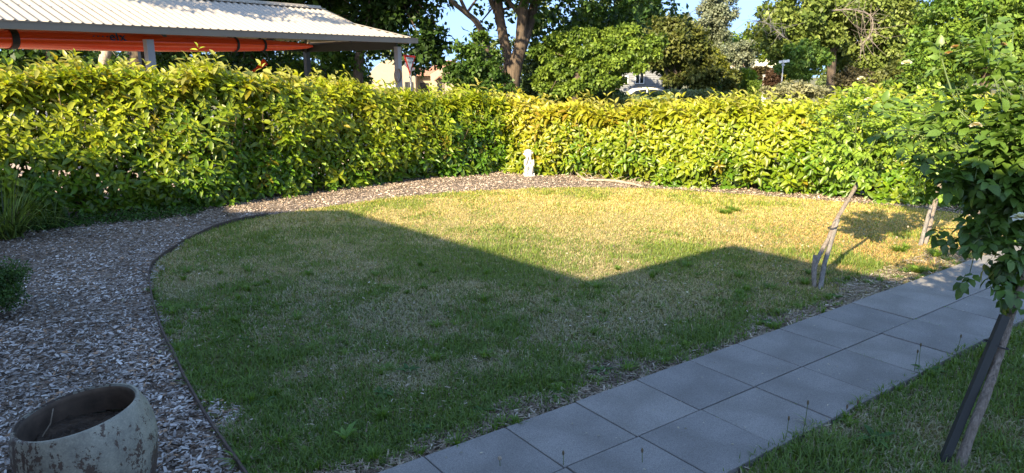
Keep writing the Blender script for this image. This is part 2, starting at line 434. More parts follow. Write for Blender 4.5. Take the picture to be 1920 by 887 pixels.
# ---- grass
def grass(name, poly, n_near, dens, hmul=1.0, straw_bias=0.0, seed=3, edge=None, keep=None):
    P = np.array(poly); lo, hi = P.min(0), P.max(0)
    lo[1] = max(lo[1], 2.6)
    area = (hi-lo).prod(); n = int(area*dens)
    p = np.c_[rng.uniform(lo[0], hi[0], n), rng.uniform(lo[1], hi[1], n)]
    d = np.hypot(p[:, 0], p[:, 1])
    p = p[rng.random(n) < np.clip((4.0/d)**1.35, .0, 1)]
    p = p[inpoly(p, poly)]
    p = p[np.abs(p[:, 0]) < p[:, 1]*.95+.8]
    if keep is not None: p = p[keep(p)]
    d = np.hypot(p[:, 0], p[:, 1]); n = len(p)
    dry = fnoise(p, 1.1, seed)*.6+fnoise(p, 4.5, seed+5)*.4
    # far side is drier; sunlit warmth is also put into its blade tints
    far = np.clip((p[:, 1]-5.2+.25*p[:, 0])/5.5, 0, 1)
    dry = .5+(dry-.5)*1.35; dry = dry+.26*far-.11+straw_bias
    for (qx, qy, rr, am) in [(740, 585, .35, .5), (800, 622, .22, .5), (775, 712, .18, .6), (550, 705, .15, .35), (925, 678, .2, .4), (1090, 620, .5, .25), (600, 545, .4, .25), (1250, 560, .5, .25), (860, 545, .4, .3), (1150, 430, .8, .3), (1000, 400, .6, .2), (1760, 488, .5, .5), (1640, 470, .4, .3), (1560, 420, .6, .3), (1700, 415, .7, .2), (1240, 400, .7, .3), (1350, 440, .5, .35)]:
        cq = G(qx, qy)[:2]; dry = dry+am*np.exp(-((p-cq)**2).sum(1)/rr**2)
    straw = (rng.random(n) < np.clip((dry-.33)*2.5, .08, .88))
    g = rng.random((n, 1))
    tint = (1-g)*np.array([.08, .150, .028])+g*np.array([.175, .265, .06])
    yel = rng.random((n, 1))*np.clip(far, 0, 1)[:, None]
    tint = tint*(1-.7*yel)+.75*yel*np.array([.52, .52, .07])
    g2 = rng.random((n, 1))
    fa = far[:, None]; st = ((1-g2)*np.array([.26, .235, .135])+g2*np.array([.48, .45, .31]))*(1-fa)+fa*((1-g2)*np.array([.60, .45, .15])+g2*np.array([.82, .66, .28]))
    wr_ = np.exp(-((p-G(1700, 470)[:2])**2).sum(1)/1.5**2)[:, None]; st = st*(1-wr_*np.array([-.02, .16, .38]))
    tint[straw] = st[straw]
    tall = vnoise(p, 3.1, seed+9)
    h = (rng.uniform(.014, .052, n)*(1+.7*np.clip(tall-.6, 0, 1)*3)*hmul)*np.where(straw, .7, 1)
    wd = rng.uniform(.0022, .0040, n)*np.clip(d/4.5, 1, 3)
    ang = rng.uniform(0, 2*math.pi, n)
    lean = rng.uniform(.15, 1.1, n)+straw*.5
    # blade: base l/r, mid l/r, tip; x = width, y = bend direction, z = up
    ca, sa = np.cos(ang), np.sin(ang)
    X = np.c_[ca, sa, np.zeros(n)]; Yd = np.c_[-sa, ca, np.zeros(n)]
    Z = np.array([0, 0, 1.])
    base = np.c_[p, np.full(n, .004)]
    mid = base+Yd*(h*lean*.35)[:, None]+Z*(h*.6)[:, None]
    tip = base+Yd*(h*lean)[:, None]+Z*(h*np.clip(1.05-.35*lean, .25, 1))[:, None]
    w = wd[:, None]
    near = d < 6.2
    V1 = np.stack([base-X*w, base+X*w, mid-X*w*.8, mid+X*w*.8, tip], 1)[near]
    F1 = np.array([(0, 1, 3), (0, 3, 2), (2, 3, 4)])
    V2 = np.stack([base-X*w, base+X*w, tip], 1)[~near]
    n1, n2 = len(V1), len(V2)
    Fa = (F1[None]+np.arange(n1)[:, None, None]*5).reshape(-1, 3)
    Fb = (np.array([[0, 1, 2]])[None]+np.arange(n2)[:, None, None]*3).reshape(-1, 3)+n1*5
    V = np.r_[V1.reshape(-1, 3), V2.reshape(-1, 3)]
    F = np.r_[Fa, Fb]
    T = np.r_[np.repeat(tint[near], 5, 0), np.repeat(tint[~near], 3, 0)]
    print(name, 'blades', n1, n2)
    return part_np(name, V, F, M['grass'], tint=T, kind='stuff')
pl = pathL
def edgew(p):
    e = vnoise(p, 3.0, 77)
    for (qx, qy, am) in [(1620, 545, .7), (1680, 528, .5), (1780, 478, .6), (1130, 720, .4)]:
        e = e+am*np.exp(-((p-G(qx, qy)[:2])**2).sum(1)/.3**2)
    return e
def keepL(p):
    d = dist_poly(p, pl); e = edgew(p)
    bare = np.clip((e*.42-d)/.14, 0, 1)
    d2 = dist_poly(p, lawn_edge[:14]); e2 = vnoise(p, 2.4, 79); bare = np.maximum(bare, np.clip(((e2-.45)*.42-d2)/.08, 0, 1))
    return (rng.random(len(p)) > bare*.93)
grass('grass', LAWN, 0, 11500, keep=keepL)
def keepR(p):
    d = dist_poly(p, [tuple(path_pt(2, k)) for k in range(-3, 20)])
    e = vnoise(p, 4.0, 78)
    return (rng.random(len(p)) > np.clip((e*.10-d)/.05, 0, 1)*.9)
grass('grass', [tuple(path_pt(1.93, -3)), tuple(path_pt(1.93, 18)), (10.5, 8), (10.5, 1), (1, 1)], 0, 9000, hmul=1.35, straw_bias=-.07, seed=23, keep=keepR)

# tufts: taller clumps of grass, joint weeds
def tuft(mb_V, c, n, h, spread, cols):
    a = rng.uniform(0, 2*math.pi, n); le = rng.uniform(.2, 1, n)*spread
    d = np.c_[np.cos(a)*le, np.sin(a)*le, rng.uniform(.5, 1, n)*h]
    b = np.c_[np.cos(a)*.01, np.sin(a)*.01, np.zeros(n)]*rng.uniform(0, 2, (n, 1))+np.array(c)
    x = np.cross(d, [0, 0, 1.]); x /= np.linalg.norm(x, axis=1, keepdims=True)+1e-9
    w = rng.uniform(.0025, .0045, n)[:, None]
    m = b+d*.55+np.array([0, 0, 1])*h*.12
    t = b+d*np.array([1, 1, .8])
    V = np.stack([b-x*w, b+x*w, m-x*w*.8, m+x*w*.8, t], 1).reshape(-1, 3)
    F = (np.array([(0, 1, 3), (0, 3, 2), (2, 3, 4)])[None]+np.arange(n)[:, None, None]*5).reshape(-1, 3)
    g = rng.random((n, 1)); T = np.repeat((1-g)*np.array(cols[0])+g*np.array(cols[1]), 5, 0)
    mb_V.append((V, F, T))
def join(lst):
    V = []; F = []; T = []; b = 0
    for v, f, t in lst: V.append(v); F.append(f+b); T.append(t); b += len(v)
    return np.concatenate(V), np.concatenate(F), np.concatenate(T)
GC = ((.08, .17, .02), (.18, .28, .045))
lst = []
for i in range(120):
    while True:
        q = rng.uniform((-3.4, 3.0), (3.5, 6.8))
        if inpoly(q[None], LAWN)[0] and dist_poly(q[None], pl)[0] > .12: break
    tuft(lst, (*q, .0), rng.integers(10, 70), rng.uniform(.04, .09), rng.uniform(.04, .15), GC)
for i in range(110):   # along both path edges
    k = rng.uniform(-2, 15); s = rng.random() < .5
    q = path_pt(-rng.uniform(.02, .5) if s else 2+rng.uniform(-.02, .25), k)
    tuft(lst, (*q, .0), rng.integers(15, 50), rng.uniform(.04, .09), rng.uniform(.04, .10), GC)
for (px, py) in [(1715, 512), (1690, 470), (1355, 400), (1380, 397), (1760, 480)]:
    for j in range(3):
        q = G(px+rng.uniform(-12, 12), py+rng.uniform(-4, 4)); tuft(lst, (q[0], q[1], 0), 60, .09, .13, ((.10, .20, .02), (.24, .34, .04)))
V, F, T = join(lst); part_np('grass_tufts', V, F, M['grass'], tint=T, kind='stuff')
lst = []
for (a, k, n) in [(1, 6.15, 3), (1, 5.6, 2), (1.3, 5.02, 6), (1.45, 5.02, 5), (1.55, 5.02, 3), (1.0, 8, 3), (1, 7, 4), (.35, 4, 2), (.6, 8, 2), (1.1, 8.02, 4), (1.2, 7.02, 5), (1.35, 7.02, 5), (1, 4.6, 2), (1.8, 6.02, 2), (.45, 3.0, 3), (1, 2.6, 2), (1.25, 2.02, 2), (1.85, 4.02, 3), (1.5, 3.02, 3)]:
    for j in range(n):
        q = path_pt(a+rng.uniform(-.06, .06)*(a != 1), k+rng.uniform(-.05, .05)*(a == 1)); tuft(lst, (q[0], q[1], .018), 16, .025, .03, GC)
V, F, T = join(lst); part_np('joint_weeds', V, F, M['grass'], tint=T, kind='stuff')

# ---- wood chips
def chips(name, sel, lo, hi, dens, size, cols, zc=.004, falloff=4.0, power=1.2, wr=(.18, .45)):
    n = int((hi[0]-lo[0])*(hi[1]-lo[1])*dens)
    p = np.c_[rng.uniform(lo[0], hi[0], n), rng.uniform(lo[1], hi[1], n)]
    d = np.hypot(p[:, 0], p[:, 1])
    p = p[(rng.random(n) < np.clip((falloff/d)**power, 0, 1))]
    p = p[np.abs(p[:, 0]) < p[:, 1]*.95+.8]; p = p[sel(p)]
    n = len(p); d = np.hypot(p[:, 0], p[:, 1])
    a = rng.uniform(0, 2*math.pi, n)
    dr = np.c_[np.cos(a), np.sin(a), rng.normal(0, .22, n)]
    up = np.c_[rng.normal(0, .45, (n, 2)), np.ones(n)]
    TVc = np.array([(-.5, -.4, 0), (-.5, .35, .0), (0, -.5, .12), (.05, .5, .1), (.5, -.25, 0), (.45, .3, -.05)])
    TFc = np.array([(0, 2, 3), (0, 3, 1), (2, 4, 5), (2, 5, 3)])
    L = (size[0]+(size[1]*1.25-size[0])*rng.random(n)**1.9)*np.clip(1.25-d/18, .75, 1)
    w = L*rng.uniform(wr[0], wr[1], n)
    pos = np.c_[p, zc+rng.uniform(.0, .014, n)]
    g = rng.random(n); idx = np.searchsorted(np.cumsum([c[0] for c in cols]), g).clip(0, len(cols)-1)
    base = np.array([c[1] for c in cols])[idx]*rng.uniform(.7, 1.25, (n, 1))
    sun_tint = np.clip((p[:, 1]-8.8-.25*p[:, 0]*0)/1.6, 0, 1)[:, None]   # far bed chips lightened to tan: sunlit brightness put into their colour
    base = base*(1-sun_tint)+sun_tint*(base*.6+np.array([.42, .30, .20])*.95)
    patch = fnoise(p, 1.6, 60)
    patch2 = fnoise(p, 4.5, 66); base = base*(np.clip(.45+.75*patch+.4*patch2, .5, 1.2))[:, None]
    V, F, T = scatter(TVc, TFc, pos, frames(dr, up), np.c_[L, w, L*.4], base)
    print(name, n)
    return V, F, T
hedge_line = [(-9.0, 6.7), (-5.29, 9.12), (-4.11, 9.75), (-1.22, 12.48), (.2, 13.1), (2.45, 11.75), (5.59, 9.95), (8.2, 8.3)]
mulch_poly = [(-9, 2)]+[(a, b+.5) for a, b in hedge_line]+lawn_edge[::-1]+[(-1.3, 2.2)]
CH = [(.36, (.40, .36, .33)), (.26, (.24, .20, .17)), (.15, (.54, .51, .47)), (.18, (.13, .08, .05)), (.07, (.34, .21, .12))]
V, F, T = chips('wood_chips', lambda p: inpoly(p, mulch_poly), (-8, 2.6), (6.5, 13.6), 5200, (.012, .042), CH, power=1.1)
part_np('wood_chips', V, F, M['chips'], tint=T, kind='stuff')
# dry clippings and bark along the path edge, in the lawn too
DRY = [(.5, (.27, .22, .16)), (.35, (.14, .10, .07)), (.15, (.42, .37, .29))]
def selp(p):
    d = dist_poly(p, pl); e = edgew(p); return inpoly(p, LAWN) & (d < e*.42+.03)
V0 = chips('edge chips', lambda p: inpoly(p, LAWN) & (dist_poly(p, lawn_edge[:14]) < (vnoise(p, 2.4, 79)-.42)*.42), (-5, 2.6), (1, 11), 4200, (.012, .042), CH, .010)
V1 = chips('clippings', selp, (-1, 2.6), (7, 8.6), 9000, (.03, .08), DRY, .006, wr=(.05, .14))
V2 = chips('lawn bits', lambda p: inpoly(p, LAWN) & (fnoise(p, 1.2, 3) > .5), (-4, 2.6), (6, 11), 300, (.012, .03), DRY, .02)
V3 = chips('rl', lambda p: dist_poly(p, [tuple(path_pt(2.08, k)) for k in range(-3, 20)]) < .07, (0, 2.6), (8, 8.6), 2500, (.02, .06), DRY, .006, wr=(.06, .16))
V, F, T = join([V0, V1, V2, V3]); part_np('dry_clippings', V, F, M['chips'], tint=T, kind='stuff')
# small fallen petals and leaves
n = 900
p = rng.uniform((-3.5, 2.9), (6, 9), (n, 2)); keep = rng.random(n) < np.clip((p[:, 0]+2)/6, .08, 1)
p = p[keep & ~inpoly(p, [tuple(path_pt(0, -4)), tuple(path_pt(2, -4)), tuple(path_pt(2, 19)), tuple(path_pt(0, 19))])]; n = len(p)
a = rng.uniform(0, 6.28, n)
V, F, T = scatter(LEAF_V, LEAF_F, np.c_[p, rng.uniform(.015, .035, n)], frames(np.c_[np.cos(a), np.sin(a), rng.normal(0, .3, n)], np.c_[rng.normal(0, .5, (n, 2)), np.ones(n)]),
                  np.repeat(rng.uniform(.015, .035, n)[:, None], 3, 1)*[1, .8, 1], np.array([[.55, .52, .35]])*rng.uniform(.5, 1.1, (n, 1)))
part_np('leaf_litter', V, F, M['bloom'], tint=T, kind='stuff')

pb = np.array([path_pt(rng.uniform(.02, 1.98), rng.uniform(-1, 14)) for _ in range(170)]); n = len(pb); a = rng.uniform(0, 6.28, n)
V, F, T = scatter(LEAF_V, LEAF_F, np.c_[pb, np.full(n, .042)], frames(np.c_[np.cos(a), np.sin(a), np.zeros(n)], np.c_[rng.normal(0, .2, (n, 2)), np.ones(n)]),
                  np.repeat(rng.uniform(.006, .020, n)[:, None], 3, 1)*[1, .6, 1], np.array([[.40, .36, .26]])*rng.uniform(.3, 1.3, (n, 1)))
part_np('path_litter', V, F, M['chips'], tint=T, kind='stuff')

# ================================================================== HEDGES
def hedge(name, label, line, hts, depth, nshoot, gold, seed, split_parts=300):
    """line: front foot, left to right; grows away from the garden"""
    r_ = np.random.default_rng(seed)
    P = np.array(line, float); seg = np.diff(P, axis=0); L = np.linalg.norm(seg, axis=1); cum = np.r_[0, np.cumsum(L)]
    nrm = np.c_[seg[:, 1], -seg[:, 0]]/L[:, None]            # towards the garden
    base = thing(name, label, 'hedge', (*P.mean(0), 0))
    def place(s, q, z):
        i = np.clip(np.searchsorted(cum, s)-1, 0, len(L)-1); t = (s-cum[i])/L[i]
        # blend normals at joints for a rounded corner
        nn = nrm[i]
        pos = P[i]+seg[i]*t[:, None]-nn*q[:, None]
        return np.c_[pos, z], nn
    H = lambda s: np.interp(s, cum, hts)
    n = nshoot
    s = r_.uniform(0, cum[-1], n); u = r_.random(n)
    hh = H(s)*(1+.075*(vnoise(np.c_[s, s*0], 1.3, seed)-.5)*2+.07*(vnoise(np.c_[s, s*0], 3.1, seed+8)-.5)*2)
    top = u > .66
    z = np.where(top, hh-np.abs(r_.normal(0, .05, n)), hh*r_.beta(1.15, 1.0, n))
    z = np.clip(z, .06, None)
    belly = .16*np.sin(np.clip(z/hh, 0, 1)*math.pi)+.20*(vnoise(np.c_[s, z], 1.7, seed+3)-.5)*2+.10*(vnoise(np.c_[s, z], 5, seed+4)-.5)
    q = np.where(top, r_.uniform(-.05, depth, n), -belly+np.abs(r_.normal(0, .14, n)))
    back = (~top) & (r_.random(n) < .22); q = np.where(back, depth-np.abs(r_.normal(0, .15, n)), q)
    # rounded top edge
    q = np.where(~top & (z > hh-.25), q+.12*(z-(hh-.25))/.25, q)
    pos, nn = place(s, q, z)
    sg = np.where(back, -1., 1.)[:, None]
    out = np.c_[nn*sg, np.zeros(n)]
    fz = np.clip(z/hh, 0, 1)
    ax = out*np.where(top, .25, .9)[:, None]+np.array([0, 0, 1])*np.where(top, 1.0, .25+.55*fz)[:, None]+r_.normal(0, .20, (n, 3))
    ax /= np.linalg.norm(ax, axis=1, keepdims=True)
    # tall young shoots poking out of the top
    tallsh = top & (r_.random(n) < .30); pos[tallsh, 2] += r_.uniform(.02, .17, tallsh.sum())*r_.random(tallsh.sum())*1.7
    # per-shoot colour: young yellow tips above, mature green below
    mature = np.array([.11, .24, .014]); fresh = np.array([.38, .47, .022]); pale = np.array([.46, .42, .13]); red = np.array([.34, .10, .02]); goldc = np.array([.50, .41, .035])
    f = np.clip(fz*.95-.02+r_.normal(0, .18, n)+.55*(fnoise(np.c_[s, z], 1.6, seed+6)-.5)*2+(top*.22), 0, 1)[:, None]
    col = mature*(1-f)+fresh*f
    gf = np.clip(gold(s)+r_.normal(0, .12, n), 0, 1)[:, None]*f; col = col*(1-gf)+goldc*gf
    k = (r_.random(n) < .045*(.3+fz))[:, None]; col = np.where(k, col*.6+red*.4, col)
    k = (tallsh & (r_.random(n) < .6))[:, None]; col = np.where(k, col*.4+pale*.6, col)
    A = []
    nl = 9
    ref = np.cross(ax, np.array([.3, .2, .9])); ref /= np.linalg.norm(ref, axis=1, keepdims=True); bi = np.cross(ax, ref)
    big = 1.22*r_.uniform(.7, 1.25, n)*np.where(top, 1.12, 1)
    LP, LD, LU, LS, LC = [], [], [], [], []
    for j in range(nl):
        a = 2.4*j+r_.uniform(-.3, .3, n)
        rad = np.cos(a)[:, None]*ref+np.sin(a)[:, None]*bi
        upk = np.where(j < 2, 1.1, .55-.13*j)   # top leaves stand up, lower ones spread and droop
        d = rad+ax*(upk+r_.normal(0, .12, n))[:, None]; d[:, 2] -= .04*j
        pp = pos-ax*(.018*j)+rad*.006
        sz = (.075+.010*min(j, 4))*r_.uniform(.6, 1.3, n)*big
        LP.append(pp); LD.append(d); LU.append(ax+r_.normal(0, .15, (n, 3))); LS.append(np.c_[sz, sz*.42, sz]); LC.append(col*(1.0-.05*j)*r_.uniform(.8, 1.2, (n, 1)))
    LP = np.concatenate(LP); LD = np.concatenate(LD); LU = np.concatenate(LU); LS = np.concatenate(LS); LC = np.concatenate(LC)
    keep = LP[:, 2] > .02
    LP, LD, LU, LS, LC = LP[keep], LD[keep], LU[keep], LS[keep], LC[keep]
    FR = frames(LD, LU)
    # the leaves that show largest are objects of their own
    vis = np.where((np.abs(LP[:, 0]) < LP[:, 1]*.70) )[0]
    dcam = np.linalg.norm(LP-CAMP, axis=1)
    tocam = np.clip(-np.einsum('ij,ij->i', (LP-CAMP)/dcam[:, None], FR[:, :, 2]), -1, 1)
    # front-most: ray to camera leaves the hedge at once -> small q
    i_ = np.zeros(len(LP)); 
    fr = dist_poly(LP, [tuple(x) for x in (P+np.r_[nrm, nrm[-1:]]*.35)])
    score = LS[:, 0]*(.4+np.abs(tocam))/dcam-fr*.006
    pick = vis[np.argsort(-score[vis])[:split_parts]]
    rest = np.ones(len(LP), bool); rest[pick] = False
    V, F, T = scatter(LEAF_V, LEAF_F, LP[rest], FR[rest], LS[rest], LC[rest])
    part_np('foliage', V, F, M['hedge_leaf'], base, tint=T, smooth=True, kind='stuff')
    variants = []
    for v in range(16):
        c = LC[pick[v*len(pick)//16]]
        me = mesh_np('leaf', LEAF_V*np.array([1, .42, 1]), LEAF_F, np.tile(c, (8, 1)), True); me.materials.append(M['hedge_leaf']); variants.append((c, me))
    cs = np.array([c for c, _ in variants]); bl = base_of(base)
    for i in pick:
        me = variants[int(np.argmin(((cs-LC[i])**2).sum(1)))][1]
        o = bpy.data.objects.new('leaf', me); C.objects.link(o); o.parent = base
        mm = Matrix(FR[i].tolist()).to_4x4(); o.matrix_local = Matrix.Translation(Vector(LP[i]-bl))@mm@Matrix.Scale(LS[i, 0], 4)
    # stems
    mb = MB()
    for t in np.arange(.2, cum[-1], .42):
        s0 = np.array([t]); b0, nn = place(s0, np.array([depth*.5+r_.uniform(-.1, .1)]), np.array([0.]))
        hh0 = float(H(t))
        for j in range(5):
            tgt = b0[0]+np.array([*(r_.normal(0, .32, 2)), hh0*r_.uniform(.55, .9)])
            midp = (b0[0]+tgt)/2+r_.normal(0, .06, 3)
            mb.tube([b0[0]+[0, 0, -.02], midp, tgt], [.018, .011, .005], 5)
    mb.build('stems', M['twig'], base)
    # dead twigs and shade leaves deep inside
    m = int(cum[-1]*1100)
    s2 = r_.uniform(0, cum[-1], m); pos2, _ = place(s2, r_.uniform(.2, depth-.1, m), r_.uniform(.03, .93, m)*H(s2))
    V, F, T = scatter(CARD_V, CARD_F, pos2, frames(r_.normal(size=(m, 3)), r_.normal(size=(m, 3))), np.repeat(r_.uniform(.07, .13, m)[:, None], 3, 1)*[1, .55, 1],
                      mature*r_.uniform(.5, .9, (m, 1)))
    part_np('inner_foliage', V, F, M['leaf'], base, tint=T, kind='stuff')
    print(name, 'leaves', len(LP))
    return base
Lline = [(-9.0, 6.5), (-7.2, 7.55), (-5.29, 9.22), (-4.11, 9.85), (-2.6, 11.4), (-1.22, 12.62), (.15, 13.35)]
Lh = [1.92, 1.92, 1.90, 1.83, 1.66, 1.45, 1.38]
hedge('hedge', 'tall yellow-green hedge along the left and back of the garden, below the carport roof', Lline, Lh, .95, 5200, lambda s: .25+.0*s, 11)
Rline = [(-.45, 13.45), (1.1, 12.62), (2.45, 11.78), (4.0, 10.95), (5.59, 10.12), (8.2, 8.6)]
Rh = [1.32, 1.15, 1.24, 1.35, 1.42, 1.42]
hedge('hedge', 'golden-topped hedge along the right of the lawn, behind the staked roses', Rline, Rh, .95, 4400, lambda s: .80-.11*s, 12)

# ================================================================== TREES
def crown(ells, n, size, cols, seed, clump=None, droop=.25, shell=.55, flat=.5):
    r_ = np.random.default_rng(seed)
    E = np.array([[*e] for e in ells], float)          # cx cy cz rx ry rz
    vol = (E[:, 3]*E[:, 4]+E[:, 4]*E[:, 5]+E[:, 3]*E[:, 5])*np.where(E[:, 2]/E[:, 1].clip(1)*1340 > 190, .45, 1.0); vol /= vol.sum()
    nc = clump or max(14, n//100)
    k = r_.choice(len(E), nc, p=vol)
    u = r_.normal(size=(nc, 3)); u /= np.linalg.norm(u, axis=1, keepdims=True)
    rad = np.where(r_.random(nc) < .75, r_.uniform(shell, 1.08, nc), r_.uniform(.1, shell, nc))[:, None]
    cc = E[k, :3]+u*E[k, 3:]*rad
    crad = (E[k, 3:].mean(1))*r_.uniform(.10, .24, nc)+size*.7
    per = np.maximum(1, (crad**2/ (crad**2).sum()*n)).astype(int)
    ci = np.repeat(np.arange(nc), per); m = len(ci)
    v = r_.normal(size=(m, 3)); v /= np.linalg.norm(v, axis=1, keepdims=True)
    pos = cc[ci]+v*(crad[ci]*r_.random(m)**.45)[:, None]*np.array([1, 1, flat+.2])
    d = v*.7+r_.normal(0, .6, (m, 3)); d[:, 2] -= droop
    up = u[ci]*.6+r_.normal(0, .5, (m, 3))+np.array([0, 0, .6])
    s = size*r_.uniform(.6, 1.4, m)
    cl = np.array(cols)
    g = np.clip(r_.random(nc)*.75+.0, 0, 1)[ci]+r_.normal(0, .15, m); g = np.clip(g, 0, 1)[:, None]
    T = cl[0]*(1-g)+cl[1]*g
    T = T*r_.uniform(.75, 1.25, (m, 1))
    return scatter(CARD_V, CARD_F, pos, frames(d, up), np.c_[s, s*.75, s], T)
DK = ((.022, .055, .010), (.055, .105, .018)); MD = ((.06, .12, .015), (.15, .24, .03)); LT = ((.11, .18, .02), (.26, .34, .04))
SV = ((.16, .19, .11), (.30, .32, .22)); YL = ((.13, .15, .02), (.27, .27, .04)); OL = ((.07, .09, .02), (.19, .20, .045)); BL = ((.07, .12, .04), (.14, .20, .07))
def tree(label, base, trunks, ells, n, size, cols, seed, mat='bark', cat='tree', name='tree', group=None, **kw):
    """trunks: list of (points, radii) in world space"""
    t = thing(name, label, cat, (base[0], base[1], float(gz(base[0], base[1]))), group)
    mb = MB()
    for j, (pts, rad) in enumerate(trunks): mb.tube(pts, rad, 10 if rad[0] > .12 else 6, jitter=.06, sub=4)
    # boughs into the crown
    r_ = random.Random(seed)
    tops = [tr[0][-1] for tr in trunks]
    bm_ = MB()
    for e in (ells if len(ells) < 13 else ells[::5]):
        for j in range(3 if len(ells) < 13 else 1):
            tk = r_.choice(trunks)[0]; a = tk[r_.randrange(len(tk)//2, len(tk))]
            b = np.array(e[:3])+np.array([r_.uniform(-.75, .75)*e[3], r_.uniform(-.75, .75)*e[4], r_.uniform(-.5, .8)*e[5]])
            md = (np.array(a)*.5+b*.5)+np.array([r_.uniform(-.2, .2), r_.uniform(-.2, .2), r_.uniform(0, .3)])*e[5]*.4
            r0_ = min(.05, trunks[0][1][0]*.22)
            bm_.tube([a, md, b], [r0_, r0_*.6, r0_*.2], 5, sub=3)
    mb.build('trunk', M[mat], t, smooth=True)
    bm_.build('branches', M[mat], t, smooth=True)
    V, F, T = crown(ells, n, size, cols, seed, **kw)
    part_np('crown', V, F, M['leaf'], t, tint=T, kind='stuff')
    return t
def W(x, y, Y, dz=0): p = AT(x, y, Y); return (p[0], p[1], p[2]+dz)
def ell(x, y, Y, rxpx, rypx, ry=None):
    """ellipsoid whose outline has these half sizes in photograph pixels at distance Y"""
    p = AT(x, y, Y); s = Y/FPX; return (p[0], p[1], p[2], rxpx*s, ry or rxpx*s*.8, rypx*s)
def g0(x, Y):
    p = AT(x, 124, Y); return (p[0], p[1], float(gz(0, Y))-.1)

# main tree with forked trunk (centre)
Yt = 24.0
b = g0(958, Yt)
tr = [([b, W(958, 185, Yt), W(964, 130, Yt), W(975, 92, Yt), W(978, 55, Yt), W(982, 10, Yt-.3), W(990, -50, Yt-.6)], [.33, .27, .26, .22, .19, .16, .12]),
      ([W(976, 100, Yt), W(985, 70, Yt+.1), W(995, 38, Yt+.3), W(1003, 0, Yt+.5), W(1020, -60, Yt+.6)], [.17, .17, .16, .14, .10]),
      ([W(958, 170, Yt+.2), W(952, 110, Yt+.4), W(942, 60, Yt+.4), W(935, 20, Yt+.4), W(934, -40, Yt+.5)], [.20, .17, .16, .16, .11]),
      ([W(936, 30, Yt+.4), W(925, 10, Yt+.4), W(915, -10, Yt+.2)], [.12, .10, .08]),
      ([W(952, 160, Yt-.2), W(925, 110, Yt-.6), W(908, 78, Yt-.8), W(896, 45, Yt-1.0), W(875, 25, Yt-1.2), W(850, 5, Yt-1.5), W(830, -20, Yt-1.8)], [.10, .10, .095, .09, .08, .07, .05]),
      ([W(876, 26, Yt-1.2), W(862, -5, Yt-1.3), W(855, -30, Yt-1.3)], [.06, .05, .04]),
      ([W(975, 25, Yt), W(960, 10, Yt), W(944, -12, Yt)], [.09, .08, .06])]
el = [ell(880, -30, Yt-1, 70, 45), ell(960, -60, Yt, 120, 50), ell(1080, -40, Yt-1, 130, 62), ell(1200, -30, Yt, 95, 62), ell(1120, 25, Yt+1, 95, 45), ell(1040, 45, Yt+1.5, 45, 60), ell(1240, 0, Yt+1, 60, 42), ell(1160, 50, Yt+1.5, 70, 35), ell(1010, 80, Yt+2.5, 40, 50), ell(1050, 0, Yt+1, 60, 50), ell(900, 50, Yt+2, 25, 30), ell(935, 30, Yt+2, 24, 34), ell(955, 85, Yt+3, 24, 40), ell(905, 15, Yt+1, 34, 22), ell(1020, 30, Yt+2, 40, 36), ell(1290, 15, Yt+2, 30, 26), ell(1100, 60, Yt+3, 70, 40),
      (-1.5, Yt-2, 7.5, 5.5, 4.5, 2.6), (2.2, Yt-1, 8.2, 5.5, 5, 3.0)]
tree('largest tree in the middle, with a forked brown trunk and broad dark canopy', b, tr, el, 74000, .19, ((.035, .08, .014), (.10, .17, .025)), 101)

# dark dense tree right of the carport
b = g0(670, 25)
el = [ell(770, 10, 25, 65, 60), ell(795, 70, 24.5, 42, 55), ell(730, 40, 25, 60, 60), ell(680, 20, 25, 55, 50), ell(795, 110, 25.5, 25, 25), ell(812, 90, 24.5, 28, 38),
      (-4.0, 25, 6.5, 3.4, 3, 2.6), (-6.5, 25, 6.5, 3, 3, 2.4)]
tree('very dark dense tree hanging over the right end of the carport', b, [([b, W(672, 120, 25), W(690, 40, 25), W(720, -60, 25)], [.18, .16, .13, .1])], el, 44000, .21, DK, 102, shell=.45)
# trees behind the carport
specs = [(600, 26, [(600, 60, 26, 75, 55), (560, 15, 26, 90, 45), (640, 120, 25, 60, 50), (560, 130, 25, 50, 35)], 'green tree rising behind the middle of the carport roof', MD, 30000, 103),
         (470, 24, [(480, 90, 24, 80, 45), (420, 130, 23, 60, 30), (500, 135, 22.5, 55, 28), (520, 10, 25, 70, 45)], 'shady tree seen under the carport roof behind the orange hull', DK, 30000, 104),
         (330, 21, [(340, 90, 21, 80, 45), (370, 125, 20, 50, 28), (300, 40, 22, 80, 40)], 'dark bushy tree under the carport roof between two posts', DK, 30000, 105),
         (90, 17, [(100, 90, 17.5, 90, 50), (30, 100, 17, 70, 50), (140, 40, 18, 90, 50)], 'dark leafy tree behind the left end of the hedge', DK, 28000, 106)]
for x, Y, es, lab, cols, n, sd_ in specs:
    b = g0(x, Y)
    el = [ell(*e) for e in es]+[(b[0]-1, b[1]+1.0, 6.5, 4, 3.4, 2.6)]
    tree(lab, b, [([b, W(x+5, 120, Y), W(x-8, 60, Y), W(x, -30, Y)], [.09, .08, .06, .04])], el, n, .18, cols, sd_, shell=.4)
